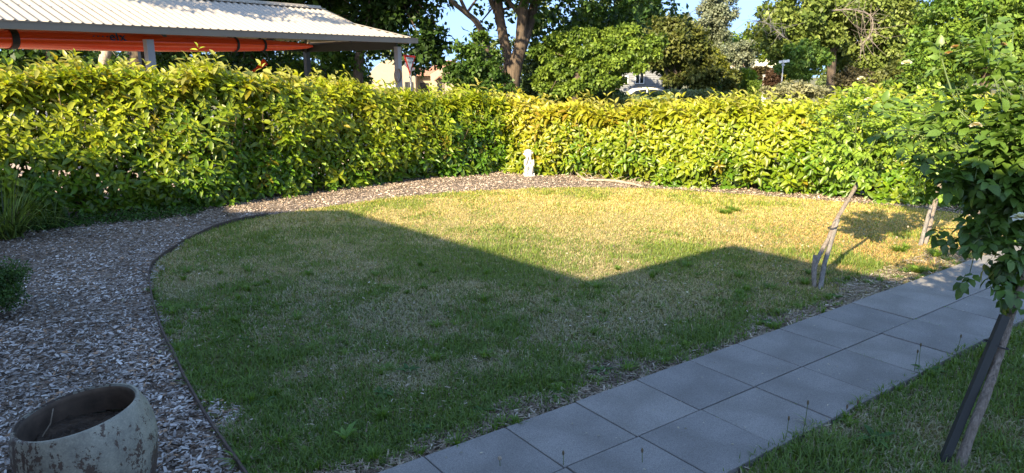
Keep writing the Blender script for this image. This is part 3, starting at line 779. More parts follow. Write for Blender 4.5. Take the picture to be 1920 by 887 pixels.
# pale trunk and the broad dark trunk
b = g0(200, 17.0)
tree('tree with a pale sunlit trunk beside the rear carport post', b, [([b, W(195, 130, 17.0), W(200, 100, 17.0), W(196, 60, 17), W(205, -20, 17)], [.12, .11, .105, .10, .07]), ([W(200, 105, 17), W(180, 70, 17), W(150, 30, 17)], [.07, .06, .04])],
     [(b[0], b[1]+1, 5.5, 2.6, 2.2, 1.6), ell(215, 118, 17.5, 26, 16)], 6000, .13, MD, 107, mat='dry_wood')
b = g0(258, 20.0)
tree('broad dark trunk standing in shade behind the hedge and carport', b, [([b, W(258, 130, 20), W(262, 90, 20), W(258, -10, 20)], [.30, .28, .26, .2])],
     [(b[0], b[1], 6.8, 3.4, 3, 2.2)], 7000, .15, DK, 108, mat='bark')
# tree beyond the left border whose leaves dapple the carport roof
tree('tall loose-leaved tree on the far left beyond the hedge, dappling the carport roof', (-10.5, 9.0), [([(-10.5, 9.0, -.1), (-10.4, 9.1, 2.5), (-10, 9.6, 5)], [.2, .17, .1])],
     [(-9.3, 9.6, 6.8, 1.7, 1.5, .9), (-8.0, 11.0, 7.4, 1.4, 1.3, .8), (-11.2, 8.6, 7.2, 1.8, 1.6, 1.0)], 3600, .15, MD, 109)
# shrub tree left of the forked trunk
b = g0(905, 21)
tree('mid green bushy tree left of the forked trunk', b, [([b, W(922, 160, 21), W(905, 110, 21), W(890, 80, 21)], [.07, .06, .05, .03])],
     [ell(895, 130, 21, 38, 22), ell(870, 150, 21, 30, 22), ell(880, 95, 21, 26, 16), ell(925, 145, 21.3, 28, 18), ell(905, 170, 21, 50, 16), ell(900, 72, 21.5, 20, 12), ell(855, 128, 21.4, 16, 10), ell(930, 105, 21.5, 16, 12)], 17000, .11, ((.04, .09, .014), (.12, .20, .03)), 110, shell=.3)
# green tree right of trunk, small trunk at (1078,165)
Y = 22; b = g0(1078, Y)
tree('light green spreading tree with a thin pale trunk, right of the forked trunk', b, [([b, W(1076, 182, Y), W(1080, 150, Y), W(1083, 118, Y+.2), W(1078, 92, Y+.6)], [.14, .13, .11, .08, .03])],
     [ell(x, y, Y+dy, rx, ry) for x, y, dy, rx, ry in [(1030, 100, .8, 30, 18), (1050, 75, .5, 24, 14), (1055, 130, .3, 30, 18), (1085, 100, 0, 26, 16), (1100, 68, .3, 28, 14), (1110, 125, -.3, 26, 16), (1130, 92, 0, 28, 15), (1150, 66, .4, 26, 12),
      (1160, 112, -.4, 26, 13), (1185, 88, 0, 28, 14), (1192, 122, -.4, 22, 11), (1215, 100, 0, 24, 12), (1225, 75, .5, 22, 12), (1128, 152, -.3, 26, 14), (1090, 160, 0, 28, 14), (1050, 170, .3, 30, 12), (1160, 146, -.2, 16, 10), (1180, 55, .6, 26, 12), (1020, 150, .8, 22, 20)]], 36000, .115, ((.08, .14, .02), (.24, .33, .04)), 111, droop=.4)
b = g0(1030, 26)
tree('low dark green bush at the foot of the forked trunk', b, [([b, W(1025, 185, 26), W(1020, 160, 26)], [.06, .05, .03])],
     [ell(1020, 165, 26, 48, 32), ell(1045, 140, 27, 40, 28), ell(1005, 135, 27, 30, 35)], 9000, .15, BL, 112, cat='bush', name='bush')
for x, y, Y, rx, ry, cols, lab, sd_ in [
        (1130, 180, 24, 45, 16, BL, 'low blue-green bush behind the hedge, left of the parked car', 113), (1060, 185, 23, 55, 16, BL, 'low spreading bush at the foot of the thin pale trunk', 114),
        (1300, 181, 30, 60, 8, ((.16, .19, .07), (.28, .30, .13)), 'pale grey-green bush in front of the parked car, right side', 115),
        (1495, 172, 27, 55, 13, ((.17, .18, .09), (.30, .29, .16)), 'dry pale bush behind the hedge below the street sign', 116),
        (1390, 145, 52, 26, 16, ((.20, .28, .02), (.34, .42, .04)), 'small bright lime green bush behind the clipped hedge', 117),
        (1362, 150, 50, 28, 18, OL, 'small olive brown bush left of the lime green bush', 118),
        (1425, 138, 56, 14, 13, ((.05, .045, .02), (.12, .09, .04)), 'dark brown-leaved bush beside the pale gate post', 119),
        (1448, 150, 48, 10, 17, ((.06, .035, .022), (.12, .07, .04)), 'reddish spiky bush left of the street sign pole', 120),
        (1470, 142, 60, 26, 10, YL, 'yellow green screening bush behind the street sign pole', 121),
        (1300, 150, 46, 55, 22, DK, 'dark low bush right of the grey house', 122),
        (1120, 158, 50, 40, 14, DK, 'dark ground-hugging bush left of the grey house', 123),
        (1212, 190, 23, 62, 8, ((.14, .19, .08), (.26, .32, .14)), 'pale silvery green bush directly in front of the parked car', 165),
        (130, 128, 25, 110, 34, DK, 'dark undergrowth bush below the left end of the carport', 161), (330, 132, 26, 100, 34, DK, 'dark undergrowth bush between the carport posts', 162), (520, 140, 27, 100, 34, DK, 'leafy undergrowth bush behind the hanging orange cloth', 163), (640, 150, 29, 50, 26, MD, 'sunlit bush left of the cream house', 164),
        (1610, 150, 30, 45, 22, ((.05, .045, .02), (.12, .10, .05)), 'brown shady bush behind the right-hand hedge', 124), (1690, 140, 28, 50, 28, OL, 'olive brown bush behind the rose at the right end of the hedge', 125), (1740, 160, 20, 60, 25, MD, 'mid green bush low behind the right end of the hedge', 126)]:
    b = g0(x, Y)
    tree(lab, b, [([b, W(x, y+ry*.5, Y), W(x+2, y, Y)], [.04, .03, .02])], [ell(x, y, Y, rx, ry), ell(x-rx*.5, y+3, Y-.3, rx*.5, ry*.8), ell(x+rx*.45, y+2, Y, rx*.5, ry*.75)], 5200 if x > 800 else 12000, .13 if Y < 35 else .2, cols, sd_, cat='bush', name='bush')
# olive / dark tree by grey house
Y = 40; b = g0(1268, Y)
tree('dark shady tree over the left half of the parked car', g0(1160, 45), [([g0(1160, 45), W(1160, 150, 45), W(1170, 120, 45)], [.12, .1, .06])], [ell(1130, 55, 46, 65, 40), ell(1185, 35, 46, 60, 40), ell(1190, 110, 44, 55, 20), ell(1150, 120, 45, 40, 26), ell(1230, 118, 46, 40, 20), ell(1140, 150, 47, 22, 16), ell(1200, 85, 43, 60, 25)], 26000, .22, DK, 129)  # first two crown lobes, hidden behind nearer trees, added to shade the grey house
tree('olive green tree shading the grey weatherboard house', b, [([b, W(1268, 150, Y), W(1262, 120, Y)], [.13, .11, .08]), ([b, W(1255, 150, Y), W(1240, 120, Y)], [.10, .08, .05])],
     [ell(1250, 75, Y, 50, 42), ell(1290, 110, Y, 45, 45), ell(1225, 100, Y, 35, 22), ell(1320, 140, Y, 35, 25), ell(1275, 60, Y, 45, 28)], 24000, .21, OL, 130)
Y = 46; b = g0(1322, Y)
tree('yellow-green rounded tree between the olive tree and the silver tree', b, [([b, W(1322, 140, Y), W(1322, 110, Y)], [.12, .1, .07])],
     [ell(1322, 108, Y, 30, 30), ell(1340, 130, Y, 25, 22), ell(1305, 90, Y, 22, 20)], 9000, .2, YL, 131)
Y = 52; b = g0(1340, Y)
tree('tall silver-grey leaved tree against the sky gap', b, [([b, W(1335, 120, Y), W(1330, 60, Y), W(1340, 0, Y)], [.2, .17, .12, .07])],
     [ell(1330, 55, Y, 35, 50), ell(1345, 20, Y, 32, 35), ell(1315, 80, Y, 30, 30), ell(1275, 50, Y, 30, 25)], 24000, .17, SV, 132)
Y = 50; b = g0(1385, Y)
tree('low silvery bushy tree below the sky gap', b, [([b, W(1380, 140, Y), W(1382, 115, Y)], [.1, .08, .05])],
     [ell(1385, 105, Y, 32, 22), ell(1400, 92, Y, 22, 18), ell(1358, 105, Y, 20, 18)], 10000, .14, SV, 133)
Y = 58; b = g0(1400, Y)
tree('pale green far tree filling the bottom of the sky gap', b, [([b, W(1400, 120, Y), W(1400, 95, Y)], [.15, .12, .08])],
     [ell(1385, 82, Y, 40, 20), ell(1430, 85, Y, 45, 25), ell(1350, 75, Y, 30, 18)], 7000, .2, LT, 134)
# big right hand tree
Y = 36; b = g0(1557, Y)
tree('large grey-green tree with a dark trunk, right of the street sign', b, [([b, W(1557, 160, Y), W(1560, 110, Y), W(1562, 70, Y), W(1575, 20, Y)], [.24, .21, .2, .16, .1]), ([W(1560, 80, Y), W(1590, 55, Y), W(1625, 40, Y)], [.12, .09, .06]), ([W(1560, 90, Y), W(1530, 60, Y), W(1500, 40, Y)], [.1, .08, .05])],
     [ell(1460, 55, Y, 55, 42), ell(1520, 30, Y, 70, 45), ell(1590, 10, Y, 75, 45), ell(1540, 75, Y, 55, 30), ell(1660, 50, Y, 60, 50), ell(1640, 110, Y+1, 60, 35), ell(1480, 95, Y+.5, 45, 22), ell(1590, 95, Y+3, 50, 50), ell(1700, 60, Y+1, 60, 50), ell(1520, -30, Y, 90, 40), ell(1640, -30, Y, 90, 45)], 56000, .21, ((.10, .15, .025), (.25, .30, .07)), 140)
Y = 33; b = g0(1510, Y)
tree('round green tree standing in front of the large grey-green tree', b, [([b, W(1510, 150, Y), W(1512, 120, Y)], [.1, .09, .06])],
     [ell(1508, 115, Y, 36, 34), ell(1495, 128, Y, 28, 22), ell(1536, 105, Y, 20, 16), ell(1520, 92, Y, 25, 20)], 9000, .15, ((.08, .16, .025), (.19, .29, .055)), 141)
Y = 15.5; b = g0(1850, Y)
tree('leafy bright green tree filling the upper right corner behind the rose', b, [([b, W(1850, 150, Y), W(1860, 60, Y), W(1850, -30, Y)], [.12, .11, .08, .05])],
     [ell(1800, 70, Y, 80, 60), ell(1880, 40, Y, 80, 70), ell(1760, 110, Y, 60, 30), ell(1740, 60, Y+1, 45, 40), ell(1900, 110, Y, 70, 40), ell(1850, 0, Y, 100, 50), ell(1950, 60, Y, 60, 60)], 42000, .095, ((.08, .16, .02), (.22, .31, .04)), 142, clump=700)
# bare twigs
def bare(label, pts, r, seed, mat='dry_wood', n=26, spread=1.0):
    r_ = random.Random(seed); t = thing('bare_branch', label, 'branch', pts[0]); mb = MB()
    mb.tube(pts, r, 6, sub=3)
    for i in range(n):
        k = r_.randrange(len(pts)-1); a = np.array(pts[k])+(np.array(pts[k+1])-np.array(pts[k]))*r_.random()
        d = np.array([r_.gauss(0, 1), r_.gauss(0, .6), r_.gauss(0, .9)])*spread*.45
        mb.tube([a, a+d*.5+np.array([0, 0, r_.gauss(0, .15)])*spread, a+d], [r[-1], r[-1]*.6, r[-1]*.25], 4)
    mb.build('limb', M[mat], t); return t
Yb = 30
bare('bare pale dead branches hanging in the crown of the large grey-green tree', [W(1560, 20, Yb), W(1600, 18, Yb), W(1632, 30, Yb), W(1636, 55, Yb), W(1625, 75, Yb), W(1612, 85, Yb)], [.032, .03, .028, .022, .016, .01], 1, 'bark_rose', n=60, spread=1.2)
bare('leafless grey twigs reaching into the sky gap on the right', [W(1470, 70, 34), W(1440, 45, 34), W(1415, 38, 34)], [.03, .02, .012], 2, 'bark_grey', 40, 1.2)

# far wood: one mass closing the view
fe = []
for i in range(60):
    x = -82+i*2.8+rng.uniform(-1, 1); Yf = rng.uniform(88, 108)
    z = float(gz(0, Yf)); px = 960+x/Yf*FPX; yt = -10+rng.uniform(0, 30)
    if 815 < px < 885: yt = 118
    elif 1355 < px < 1450: yt = 80+rng.uniform(0, 12)
    elif 885 <= px < 950: yt = 55
    top = CAM_H+(124-yt)/FPX*Yf; hgt = top-z
    for q in range(3): fe.append((x+rng.uniform(-1, 1), Yf+q*1.5, z+hgt*(.2+.28*q), 2.6, 2.4, hgt*.24))
V, F, T = crown(fe, 60000, .55, ((.09, .13, .04), (.20, .25, .08)), 150)
part_np('far_wood', V, F, M['leaf'], tint=T, kind='stuff')

# clipped low hedges by the far street
def clip_hedge(label, x0, x1, y0, y1, Y, cols, seed):
    a = AT(x0, y0, Y); b_ = AT(x1, y0, Y); zb = float(gz(0, Y)); zt = a[2]; m = 4200; r_ = np.random.default_rng(seed)
    t = thing('hedge', label, 'hedge', ((a[0]+b_[0])/2, Y, zb))
    u = r_.random((m, 3)); face = r_.random(m)
    p = np.c_[a[0]+(b_[0]-a[0])*u[:, 0], Y+.9*u[:, 1], zb+(zt-zb)*u[:, 2]]
    p[face < .4, 1] = Y+np.abs(r_.normal(0, .05, (face < .4).sum())); p[face > .6, 2] = zt-np.abs(r_.normal(0, .05, (face > .6).sum()))
    g = r_.random((m, 1)); T = np.array(cols[0])*(1-g)+np.array(cols[1])*g
    V, F, T = scatter(CARD_V, CARD_F, p, frames(r_.normal(size=(m, 3)), r_.normal(size=(m, 3))+[0, -.5, .8]), np.repeat(r_.uniform(.10, .2, m)[:, None], 3, 1), T)
    part_np('foliage', V, F, M['leaf'], t, tint=T, kind='stuff')
    mb = MB(); mb.box(((a[0]+b_[0])/2, Y+.45, zb+(zt-zb)*.45), (abs(b_[0]-a[0])*.96, .7, (zt-zb)*.9)); mb.build('stems', M['twig'], t)
clip_hedge('long bright clipped hedge across the far street', 1320, 1388, 158, 168, 50, ((.12, .19, .02), (.24, .31, .03)), 5)
clip_hedge('darker clipped hedge just left of the pale gate post', 1390, 1440, 153, 163, 51, ((.06, .12, .015), (.15, .22, .03)), 6)

# ================================================================== CARPORT
gP = AT(285, 61, 12.0); gQ = AT(772, 86, 17.0)
udir = (gQ-gP)[:2]; Lg = np.linalg.norm(udir); udir = udir/Lg; vdir = np.array([-udir[1], udir[0]])     # along the gutter, inwards
ZG = 2.53
def cpt(u, v, z): q = gP[:2]+udir*u+vdir*v; return np.array([q[0], q[1], z])
U1 = Lg; U0 = -5.2; HALF = 2.45; RISE = .93
sl = RISE/HALF
cpo = thing('carport', 'open carport with a pale corrugated roof and grey posts behind the hedge', 'carport', tuple(cpt(2, 2.4, 0)))
def vtop(u):           # outline of the front roof plane (Dutch gable end on the right)
    ug, vg, ue = U1-1.75, 1.45, U1-.80
    e = U1-u
    if e >= 1.75: return HALF
    return max(.001, min(HALF, e*(1.45/1.75)+0.0)) if True else 0
def roofsheet(front=True):
    du = .15/6; us = np.arange(U0, U1, du); V = []; F = []; nv = 8
    for i, u in enumerate(us):
        dz = .024*math.cos(2*math.pi*u/.15)
        vt = GV_(u)
        for k in range(nv+1):
            v = vt*k/nv
            vv = v if front else 2*HALF-v
            V.append(cpt(u, vv, ZG+.02+sl*v+dz))
    for i in range(len(us)-1):
        for k in range(nv):
            a = i*(nv+1)+k; F.append((a, a+nv+1, a+nv+2, a+1))
    return V, F
def GV_(u):
    e = U1-u
    # hip from the corner up to the gablet, then straight up the gable rake
    if e > .95: return HALF
    return max(0.0, 1.62*e/.95) if e < .95 else HALF
# find hip/gablet from the photograph: ridge end (600,17), kink (637,46)
def on_front(x, y):
    d = ray(x, y); n3 = np.array([-sl*vdir[0], -sl*vdir[1], 1.0]); o = np.array([*gP[:2], ZG])
    t = np.dot(o-CAMP, n3)/np.dot(d, n3); q = CAMP+t*d; w = q[:2]-gP[:2]; return w@udir, w@vdir, q
print('carport ridge end', on_front(600, 17)[:2], 'kink', on_front(637, 46)[:2], 'U1', U1, 'mid ridge', on_front(480, 8)[:2])
uR, vR, _ = on_front(600, 17); uK, vK, _ = on_front(637, 46)
HALF = max(1.8, min(3.4, vR)); 
def GV_(u):
    if u <= uR: return HALF
    if u <= uK: return HALF+(vK-HALF)*(u-uR)/(uK-uR)
    return max(0.0, vK*(U1-u)/(U1-uK))
if uK <= uR+.02: uK = uR+.05
for fr in (True, False):
    V, F = roofsheet(fr)
    V = np.array(V); F = np.array(F)
    part_np('roof_sheet', V, F, M['roof_metal'], cpo, smooth=True)
# end plane: triangle/trapezoid on the right
ZR = ZG+sl*HALF; ZK = ZG+sl*vK
mb = MB()
kF = cpt(uK, vK, ZK); kB = cpt(uK, 2*HALF-vK, ZK); cF = cpt(U1, 0, ZG+.01); cB = cpt(U1, 2*HALF, ZG+.01)
mb.add([cF, cB, kB, kF, cF-[0, 0, .012], cB-[0, 0, .012], kB-[0, 0, .012], kF-[0, 0, .012]], [(0, 1, 2, 3), (7, 6, 5, 4), (0, 4, 5, 1), (3, 2, 6, 7), (0, 3, 7, 4), (1, 5, 6, 2)])
mb.build('roof_end', M['roof_metal'], cpo)
mb = MB(); rR = cpt(uR, HALF, ZR)
mb.add([kF, kB, rR, kF-[.0, .0, .02], kB-[0, 0, .02], rR-[0, .02, .02]], [(0, 1, 2), (5, 4, 3), (0, 3, 4, 1), (1, 4, 5, 2), (2, 5, 3, 0)]); mb.build('gablet', M['gutter'], cpo)
# caps
mb = MB(); mb.tube([cpt(U0, HALF, ZR+.02), cpt(uR+.03, HALF, ZR+.02)], .045, 8); mb.bar(cpt(U0, HALF-.1, ZR-.01), cpt(uR+.03, HALF-.1, ZR-.01), .17, .012, up=(0, 0, 1)); mb.build('ridge_cap', M['roof_metal'], cpo)
mb = MB(); mb.bar(cpt(uR, HALF, ZR+.025), kF+[0, 0, .035], .07, .02); mb.bar(kF+[0, 0, .035], cpt(U1-.02, .02, ZG+.04), .09, .02); mb.build('hip_cap', M['roof_metal'], cpo)
# gutters
def gutter(a, b_, name='gutter'):
    mb = MB(); mb.bar(a, b_, .10, .012); d = (b_-a)/np.linalg.norm(b_-a); s_ = np.cross(d, (0, 0, 1))
    mb.bar(a+s_*.055+[0, 0, .045], b_+s_*.055+[0, 0, .045], .012, .105); mb.bar(a-s_*.055+[0, 0, .035], b_-s_*.055+[0, 0, .035], .012, .085)
    mb.bar(a+s_*.062+[0, 0, .10], b_+s_*.062+[0, 0, .10], .022, .016)
    mb.build(name, M['gutter'], cpo)
gutter(cpt(U0, -.06, ZG-.085), cpt(U1+.09, -.06, ZG-.085))
gutter(cpt(U1+.06, -.05, ZG-.085), cpt(U1+.06, 2*HALF+.05, ZG-.085))
mb = MB()
mb.bar(cpt(U0, .05, ZG-.04), cpt(U1, .05, ZG-.04), .04, .08); mb.build('fascia', M['gutter'], cpo)
# beams
mb = MB(); mb.bar(cpt(U0, .32, ZG+.0), cpt(U1-.1, .32, ZG+.0), .06, .12); mb.build('beam', M['steel_dark'], cpo)
WB = 3.35
mb = MB(); mb.bar(cpt(U0, WB, ZG-.14), cpt(U1-.2, WB, ZG-.14), .07, .20); mb.build('beam', M['steel_dark'], cpo)
mb = MB(); mb.bar(cpt(U1-.28, .2, ZG-.14), cpt(U1-.28, WB, ZG-.16), .07, .18); mb.build('beam', M['steel_dark'], cpo)
for u in (uR-.4, .4, -3.6):
    mb = MB(); mb.bar(cpt(u, .3, ZG-.06), cpt(u, HALF, ZR-.10), .05, .12); mb.bar(cpt(u, HALF, ZR-.10), cpt(u, 2*HALF-.3, ZG-.06), .05, .12); mb.build('rafter', M['steel_dark'], cpo)
mb = MB(); mb.bar(cpt(U1-.3, WB, ZG-.25), cpt(U1-1.3, WB*.62, ZG+.3), .05, .09); mb.build('brace', M['steel_dark'], cpo)
for v in (.8, 1.5, 2.1, 2*HALF-1.5, 2*HALF-.8):
    mb = MB(); zz = ZG-.015+sl*min(v, 2*HALF-v); mb.bar(cpt(U0, v, zz), cpt(uR-.1 if .9 < v < 4 else U1-.9, v, zz), .06, .03); mb.build('purlin', M['roof_metal'], cpo)
# posts
def post(u, v, mat, top=None, z0=None):
    q = cpt(u, v, 0); mb = MB(); g = float(gz(q[0], q[1])); mb.bar((q[0], q[1], g), (q[0], q[1], top or ZG-.17), .12, .12, up=(*udir, 0)); mb.bar((q[0], q[1], g), (q[0], q[1], g+.02), .22, .22, up=(*udir, 0)); mb.build('post', mat, cpo)
post(0.02, .18, M['post']); post(U1-.28, .18, M['post'])
post(-4.6, .18, M['post'])
for u in (U1-.28, 1.6, -2.6): post(u, WB, M['steel_dark'], ZG-.24)
# coiled hose on the corner post
q = cpt(U1-.30, .02, 0); hm = MB(); qq = np.array([q[0]-.12, q[1]-.05, 1.72])
for k in range(3):
    hm.tube([qq+np.array([math.cos(a)*.10*udir[0], math.cos(a)*.10*udir[1], math.sin(a)*.15])+np.array([vdir[0], vdir[1], 0])*-.02*k for a in np.linspace(0, 2*math.pi, 18)], .011, 5)
hm.build('hose', M['gutter'], label='coiled hose hanging on the right-hand carport post', cat='hose')

# orange hull hung below the roof
tipP = AT(587, 91, 1); 
def hull_pt(u, dz): return cpt(u, .95, ZG-.19+dz)
# u of the hull tip: choose where the line v=.95 crosses image x=587
us_ = np.linspace(0, U1, 400)
def imgx(P): d = P-CAMP; return 960+FPX*(d@rv)/(d@wv), 443.5-FPX*(d@uv_)/(d@wv)
tu = min(us_, key=lambda u: abs(imgx(hull_pt(u, 0))[0]-587))
print('hull tip u', tu, imgx(hull_pt(tu, 0)), 'left', imgx(hull_pt(tu-7, 0)))
LEN = 8.2
kay = thing('kayak', 'long orange kayak strapped up under the carport roof', 'kayak', tuple(hull_pt(tu-LEN/2, 0)))
mb = MB(); V = []; F = []; ns, nr = 40, 18
for i in range(ns+1):
    t = i/ns; s = tu-LEN*t
    prof = (math.sin(math.pi*min(1, max(0.0, t)))**.62) if 0 < t < 1 else 0
    prof = max(prof, .03)
    hw, hh_ = .27*prof, .145*prof**.75+.01
    zc = -.005+.012*abs(2*t-1)**3
    for k in range(nr):
        a = 2*math.pi*k/nr
        cx, cz = math.cos(a), math.sin(a)
        V.append(hull_pt(s, zc)+np.array([*(vdir*hw*np.sign(cx)*abs(cx)**.8), hh_*np.sign(cz)*abs(cz)**.9]))
for i in range(ns):
    for k in range(nr): F.append((i*nr+k, i*nr+(k+1) % nr, (i+1)*nr+(k+1) % nr, (i+1)*nr+k))
F += [tuple(range(nr)), tuple(ns*nr+k for k in range(nr-1, -1, -1))]
mb.add(V, F); mb.build('hull', M['orange'], kay, smooth=True)
mb = MB(); mb.tube([hull_pt(tu-LEN*t, -.0)-np.array([*(vdir*.272*math.sin(math.pi*t)**.62), 0]) for t in np.linspace(.03, .97, 30)], .008, 5); mb.build('seam', M['orange'], kay)
def strap(px, w=.05):
    u = min(np.linspace(-4, U1, 900), key=lambda u: abs(imgx(cpt(u, .70, ZG-.19))[0]-px))
    t = (tu-u)/LEN; pr = math.sin(math.pi*t)**.62; hw, hh_ = .27*pr+.012, .145*pr**.75+.022
    mb = MB(); prev = None
    for k in range(25):
        a = 2*math.pi*k/24; cx, cz = math.cos(a), math.sin(a)
        p_ = hull_pt(u, 0)+np.array([*(vdir*hw*np.sign(cx)*abs(cx)**.8), hh_*np.sign(cz)*abs(cz)**.9])
        if prev is not None: mb.bar(prev, p_, w, .006, up=np.cross(p_-prev, (*udir, 0)))
        prev = p_
    mb.bar(hull_pt(u, hh_-.01), hull_pt(u, .24), w, .006, up=(*vdir, 0))
    mb.build('strap', M['strap'], kay)
strap(503); strap(449); strap(31, .10)
# lettering on the hull side
def text(s, size, loc, xdir, ydir, mat, parent, name='lettering', extr=.002):
    cu = bpy.data.curves.new('t', 'FONT'); cu.body = s; cu.size = size; cu.extrude = extr; cu.align_x = 'CENTER'; cu.space_character = 1.12
    ob = bpy.data.objects.new('t', cu); C.objects.link(ob)
    bpy.context.view_layer.update()
    me = bpy.data.meshes.new_from_object(ob.evaluated_get(bpy.context.evaluated_depsgraph_get()))
    bpy.data.objects.remove(ob)
    x = Vector(xdir).normalized(); y = Vector(ydir).normalized(); z = x.cross(y)
    mt = Matrix((( x[0], y[0], z[0], loc[0]), (x[1], y[1], z[1], loc[1]), (x[2], y[2], z[2], loc[2]), (0, 0, 0, 1)))
    me.transform(mt); me.transform(Matrix.Translation(-Vector(base_of(parent)))); me.materials.clear()
    me.name = name
    return link(name, me, mat, parent)
def hull_side(px, dz):
    u = min(np.linspace(-4, U1, 900), key=lambda u: abs(imgx(cpt(u, .70, ZG-.19))[0]-px))
    t = (tu-u)/LEN; pr = math.sin(math.pi*t)**.62; hh_ = .145*pr**.75+.01
    c_ = (1-min(.98, abs(dz)/hh_)**(2/.9))**(.8/2)
    return hull_pt(u, dz)-np.array([*(vdir*(.27*pr*c_+.006)), 0])
text('elx', .20, hull_side(221, .005), (*udir, 0), (vdir[0]*.35, vdir[1]*.35, 1), M['navy'], kay, extr=.012)
text('surf craft'.replace('surf craft', '- - - -'), .10, hull_side(189, .045), (*udir, 0), (vdir[0]*.35, vdir[1]*.35, 1), M['navy'], kay, extr=.012)

# orange pennant below
q1, q2, q3 = W(494, 112, 15.5), W(498, 124, 15.5), W(463, 140, 15.4)
pn = MB(); A_ = [np.array(W(493, 111, 15.6)), np.array(W(499, 121, 15.5)), np.array(W(482, 131, 15.45)), np.array(W(462, 139, 15.4)), np.array(W(480, 127, 15.6))]
pn.add(A_+[a+np.array([.02, .05, 0]) for a in A_], [(0, 1, 2, 4), (4, 2, 3), (5, 9, 7, 6), (9, 8, 7), (0, 5, 6, 1), (1, 6, 7, 2), (2, 7, 8, 3), (3, 8, 9, 4), (4, 9, 5, 0)])
pn.build('cloth', M['orange'], label='small pointed orange cloth hanging below the carport beam', cat='cloth')

# concrete drive under the carport, road and kerbs beyond
dv = [tuple(cpt(-9, 0.1, 0)[:2]), tuple(cpt(U1+.5, 0.1, 0)[:2]), tuple(cpt(U1+.5, 5.2, 0)[:2]), tuple(cpt(-9, 5.2, 0)[:2])]
dv = [(-14, 8.0), (-9.3, 8.2), (-5.8, 10.6), (-2.2, 13.8), (-1.2, 16.0), (-4, 19.5), (-14, 12)]
Vd = []; st = .5
P_ = np.array(dv); X_, Y_ = np.meshgrid(np.arange(-14, 0, st), np.arange(7.5, 20, st)); w_ = X_.shape[1]
sheet('driveway', dv, -.002, M['drive'], .4, 0, kind='structure').location.z = 0
def strip(name, x0, x1, Y0, Y1, dz, mat, n=60):
    xs_ = np.linspace(x0, x1, n); ys_ = np.linspace(Y0, Y1, 5)
    V = [(x, y+.04*x, float(gz(x, y+.04*x))+dz) for y in ys_ for x in xs_]
    F = [(j*n+i, j*n+i+1, (j+1)*n+i+1, (j+1)*n+i) for j in range(4) for i in range(n-1)]
    return part_np(name, V, F, mat, kind='structure')
strip('road', -90, 120, 38.5, 46.5, .05, M['asphalt'])
for y_ in (38.3, 46.6):
    mb = MB(); xs_ = np.linspace(-90, 120, 60)
    for a, b_ in zip(xs_[:-1], xs_[1:]):
        mb.bar((a, y_+.04*a, float(gz(a, y_+.04*a))+.08), (b_, y_+.04*b_, float(gz(b_, y_+.04*b_))+.08), .18, .16)
    mb.build('kerb', M['kerb'], kind='structure')
strip('pavement', -90, 120, 35.0, 36.4, .06, M['kerb'])

# ================================================================== HOUSES
def gable_roof(mb, x0, x1, y0, y1, z0, z1, ov=.3):
    pass
# House A: cream with terracotta tiled roof
Ya = 48.0
def hx(x, Y): return AT(x, 124, Y)[0]
def hz(y, Y): return AT(960, y, Y)[2]
hA = thing('house', 'cream rendered house with a terracotta tiled roof, behind the give way sign', 'house', (hx(780, Ya), Ya+3, float(gz(0, Ya))))
zg = float(gz(0, Ya))-.2
mb = MB(); x0, x1 = hx(686, Ya), hx(778, Ya); ze = hz(143, Ya)
# left wing with curved gable
n_ = 10; prof = []
for k in range(n_+1):
    t = k/n_; prof.append((x0+(x1-x0)*t, hz(150-38*math.sin(math.pi*min(1, t*.95+.02))**.8, Ya)))
V = [(x0, Ya, zg)]+[(a, Ya, b_) for a, b_ in prof]+[(x1, Ya, zg)]
k = len(V); V2 = [(a, b_+6, c) for a, b_, c in V]
mb.add(V+V2, [tuple(range(k-1, -1, -1)), tuple(range(k, 2*k))]+[(i, (i+1) % k, (i+1) % k+k, i+k) for i in range(k)])
mb.build('wall', M['cream'], hA)
mb = MB(); xa, xb = hx(778, Ya), hx(885, Ya); mb.box(((xa+xb)/2, Ya+4.2, (zg+hz(141, Ya))/2), (xb-xa, 6, hz(141, Ya)-zg)); mb.build('wall', M['cream'], hA)
mb = MB(); xc, xd = hx(806, Ya), hx(852, Ya); zt = hz(139, Ya); zp = hz(126, Ya)
mb.add([(xc, Ya+.2, zg), (xd, Ya+.2, zg), (xd, Ya+.2, zt), ((xc+xd)/2, Ya+.2, zp), (xc, Ya+.2, zt), (xc, Ya+2, zg), (xd, Ya+2, zg), (xd, Ya+2, zt), ((xc+xd)/2, Ya+2, zp), (xc, Ya+2, zt)],
       [(0, 1, 2, 3, 4), (9, 8, 7, 6, 5), (0, 5, 6, 1), (1, 6, 7, 2), (2, 7, 8, 3), (3, 8, 9, 4), (4, 9, 5, 0)]); mb.build('porch', M['cream'], hA)
# roofs with tile courses
def tiled(xa, xb, ya_, yb_, za, zb, hip=1.5):
    mb = MB(); c = 16
    for i in range(c):
        t0, t1 = i/c, (i+1)/c
        y0_, y1_ = ya_+(yb_-ya_)*t0, ya_+(yb_-ya_)*t1+.03; z0_, z1_ = za+(zb-za)*t0+.05, za+(zb-za)*t1
        l0, l1 = hip*t0, hip*t1
        mb.add([(xa+l0, y0_, z0_), (xb-l0, y0_, z0_), (xb-l1, y1_, z1_), (xa+l1, y1_, z1_), (xa+l0, y0_, z0_-.06), (xb-l0, y0_, z0_-.06)], [(0, 1, 2, 3), (4, 5, 1, 0)])
    mb.add([(xa, ya_, za), (xa+hip, yb_, zb), (xa, yb_*2-ya_, za)], [(0, 1, 2)]); mb.add([(xb, ya_, za), (xb-hip, yb_, zb), (xb, yb_*2-ya_, za)], [(2, 1, 0)])
    mb.build('roof', M['terracotta'], hA)
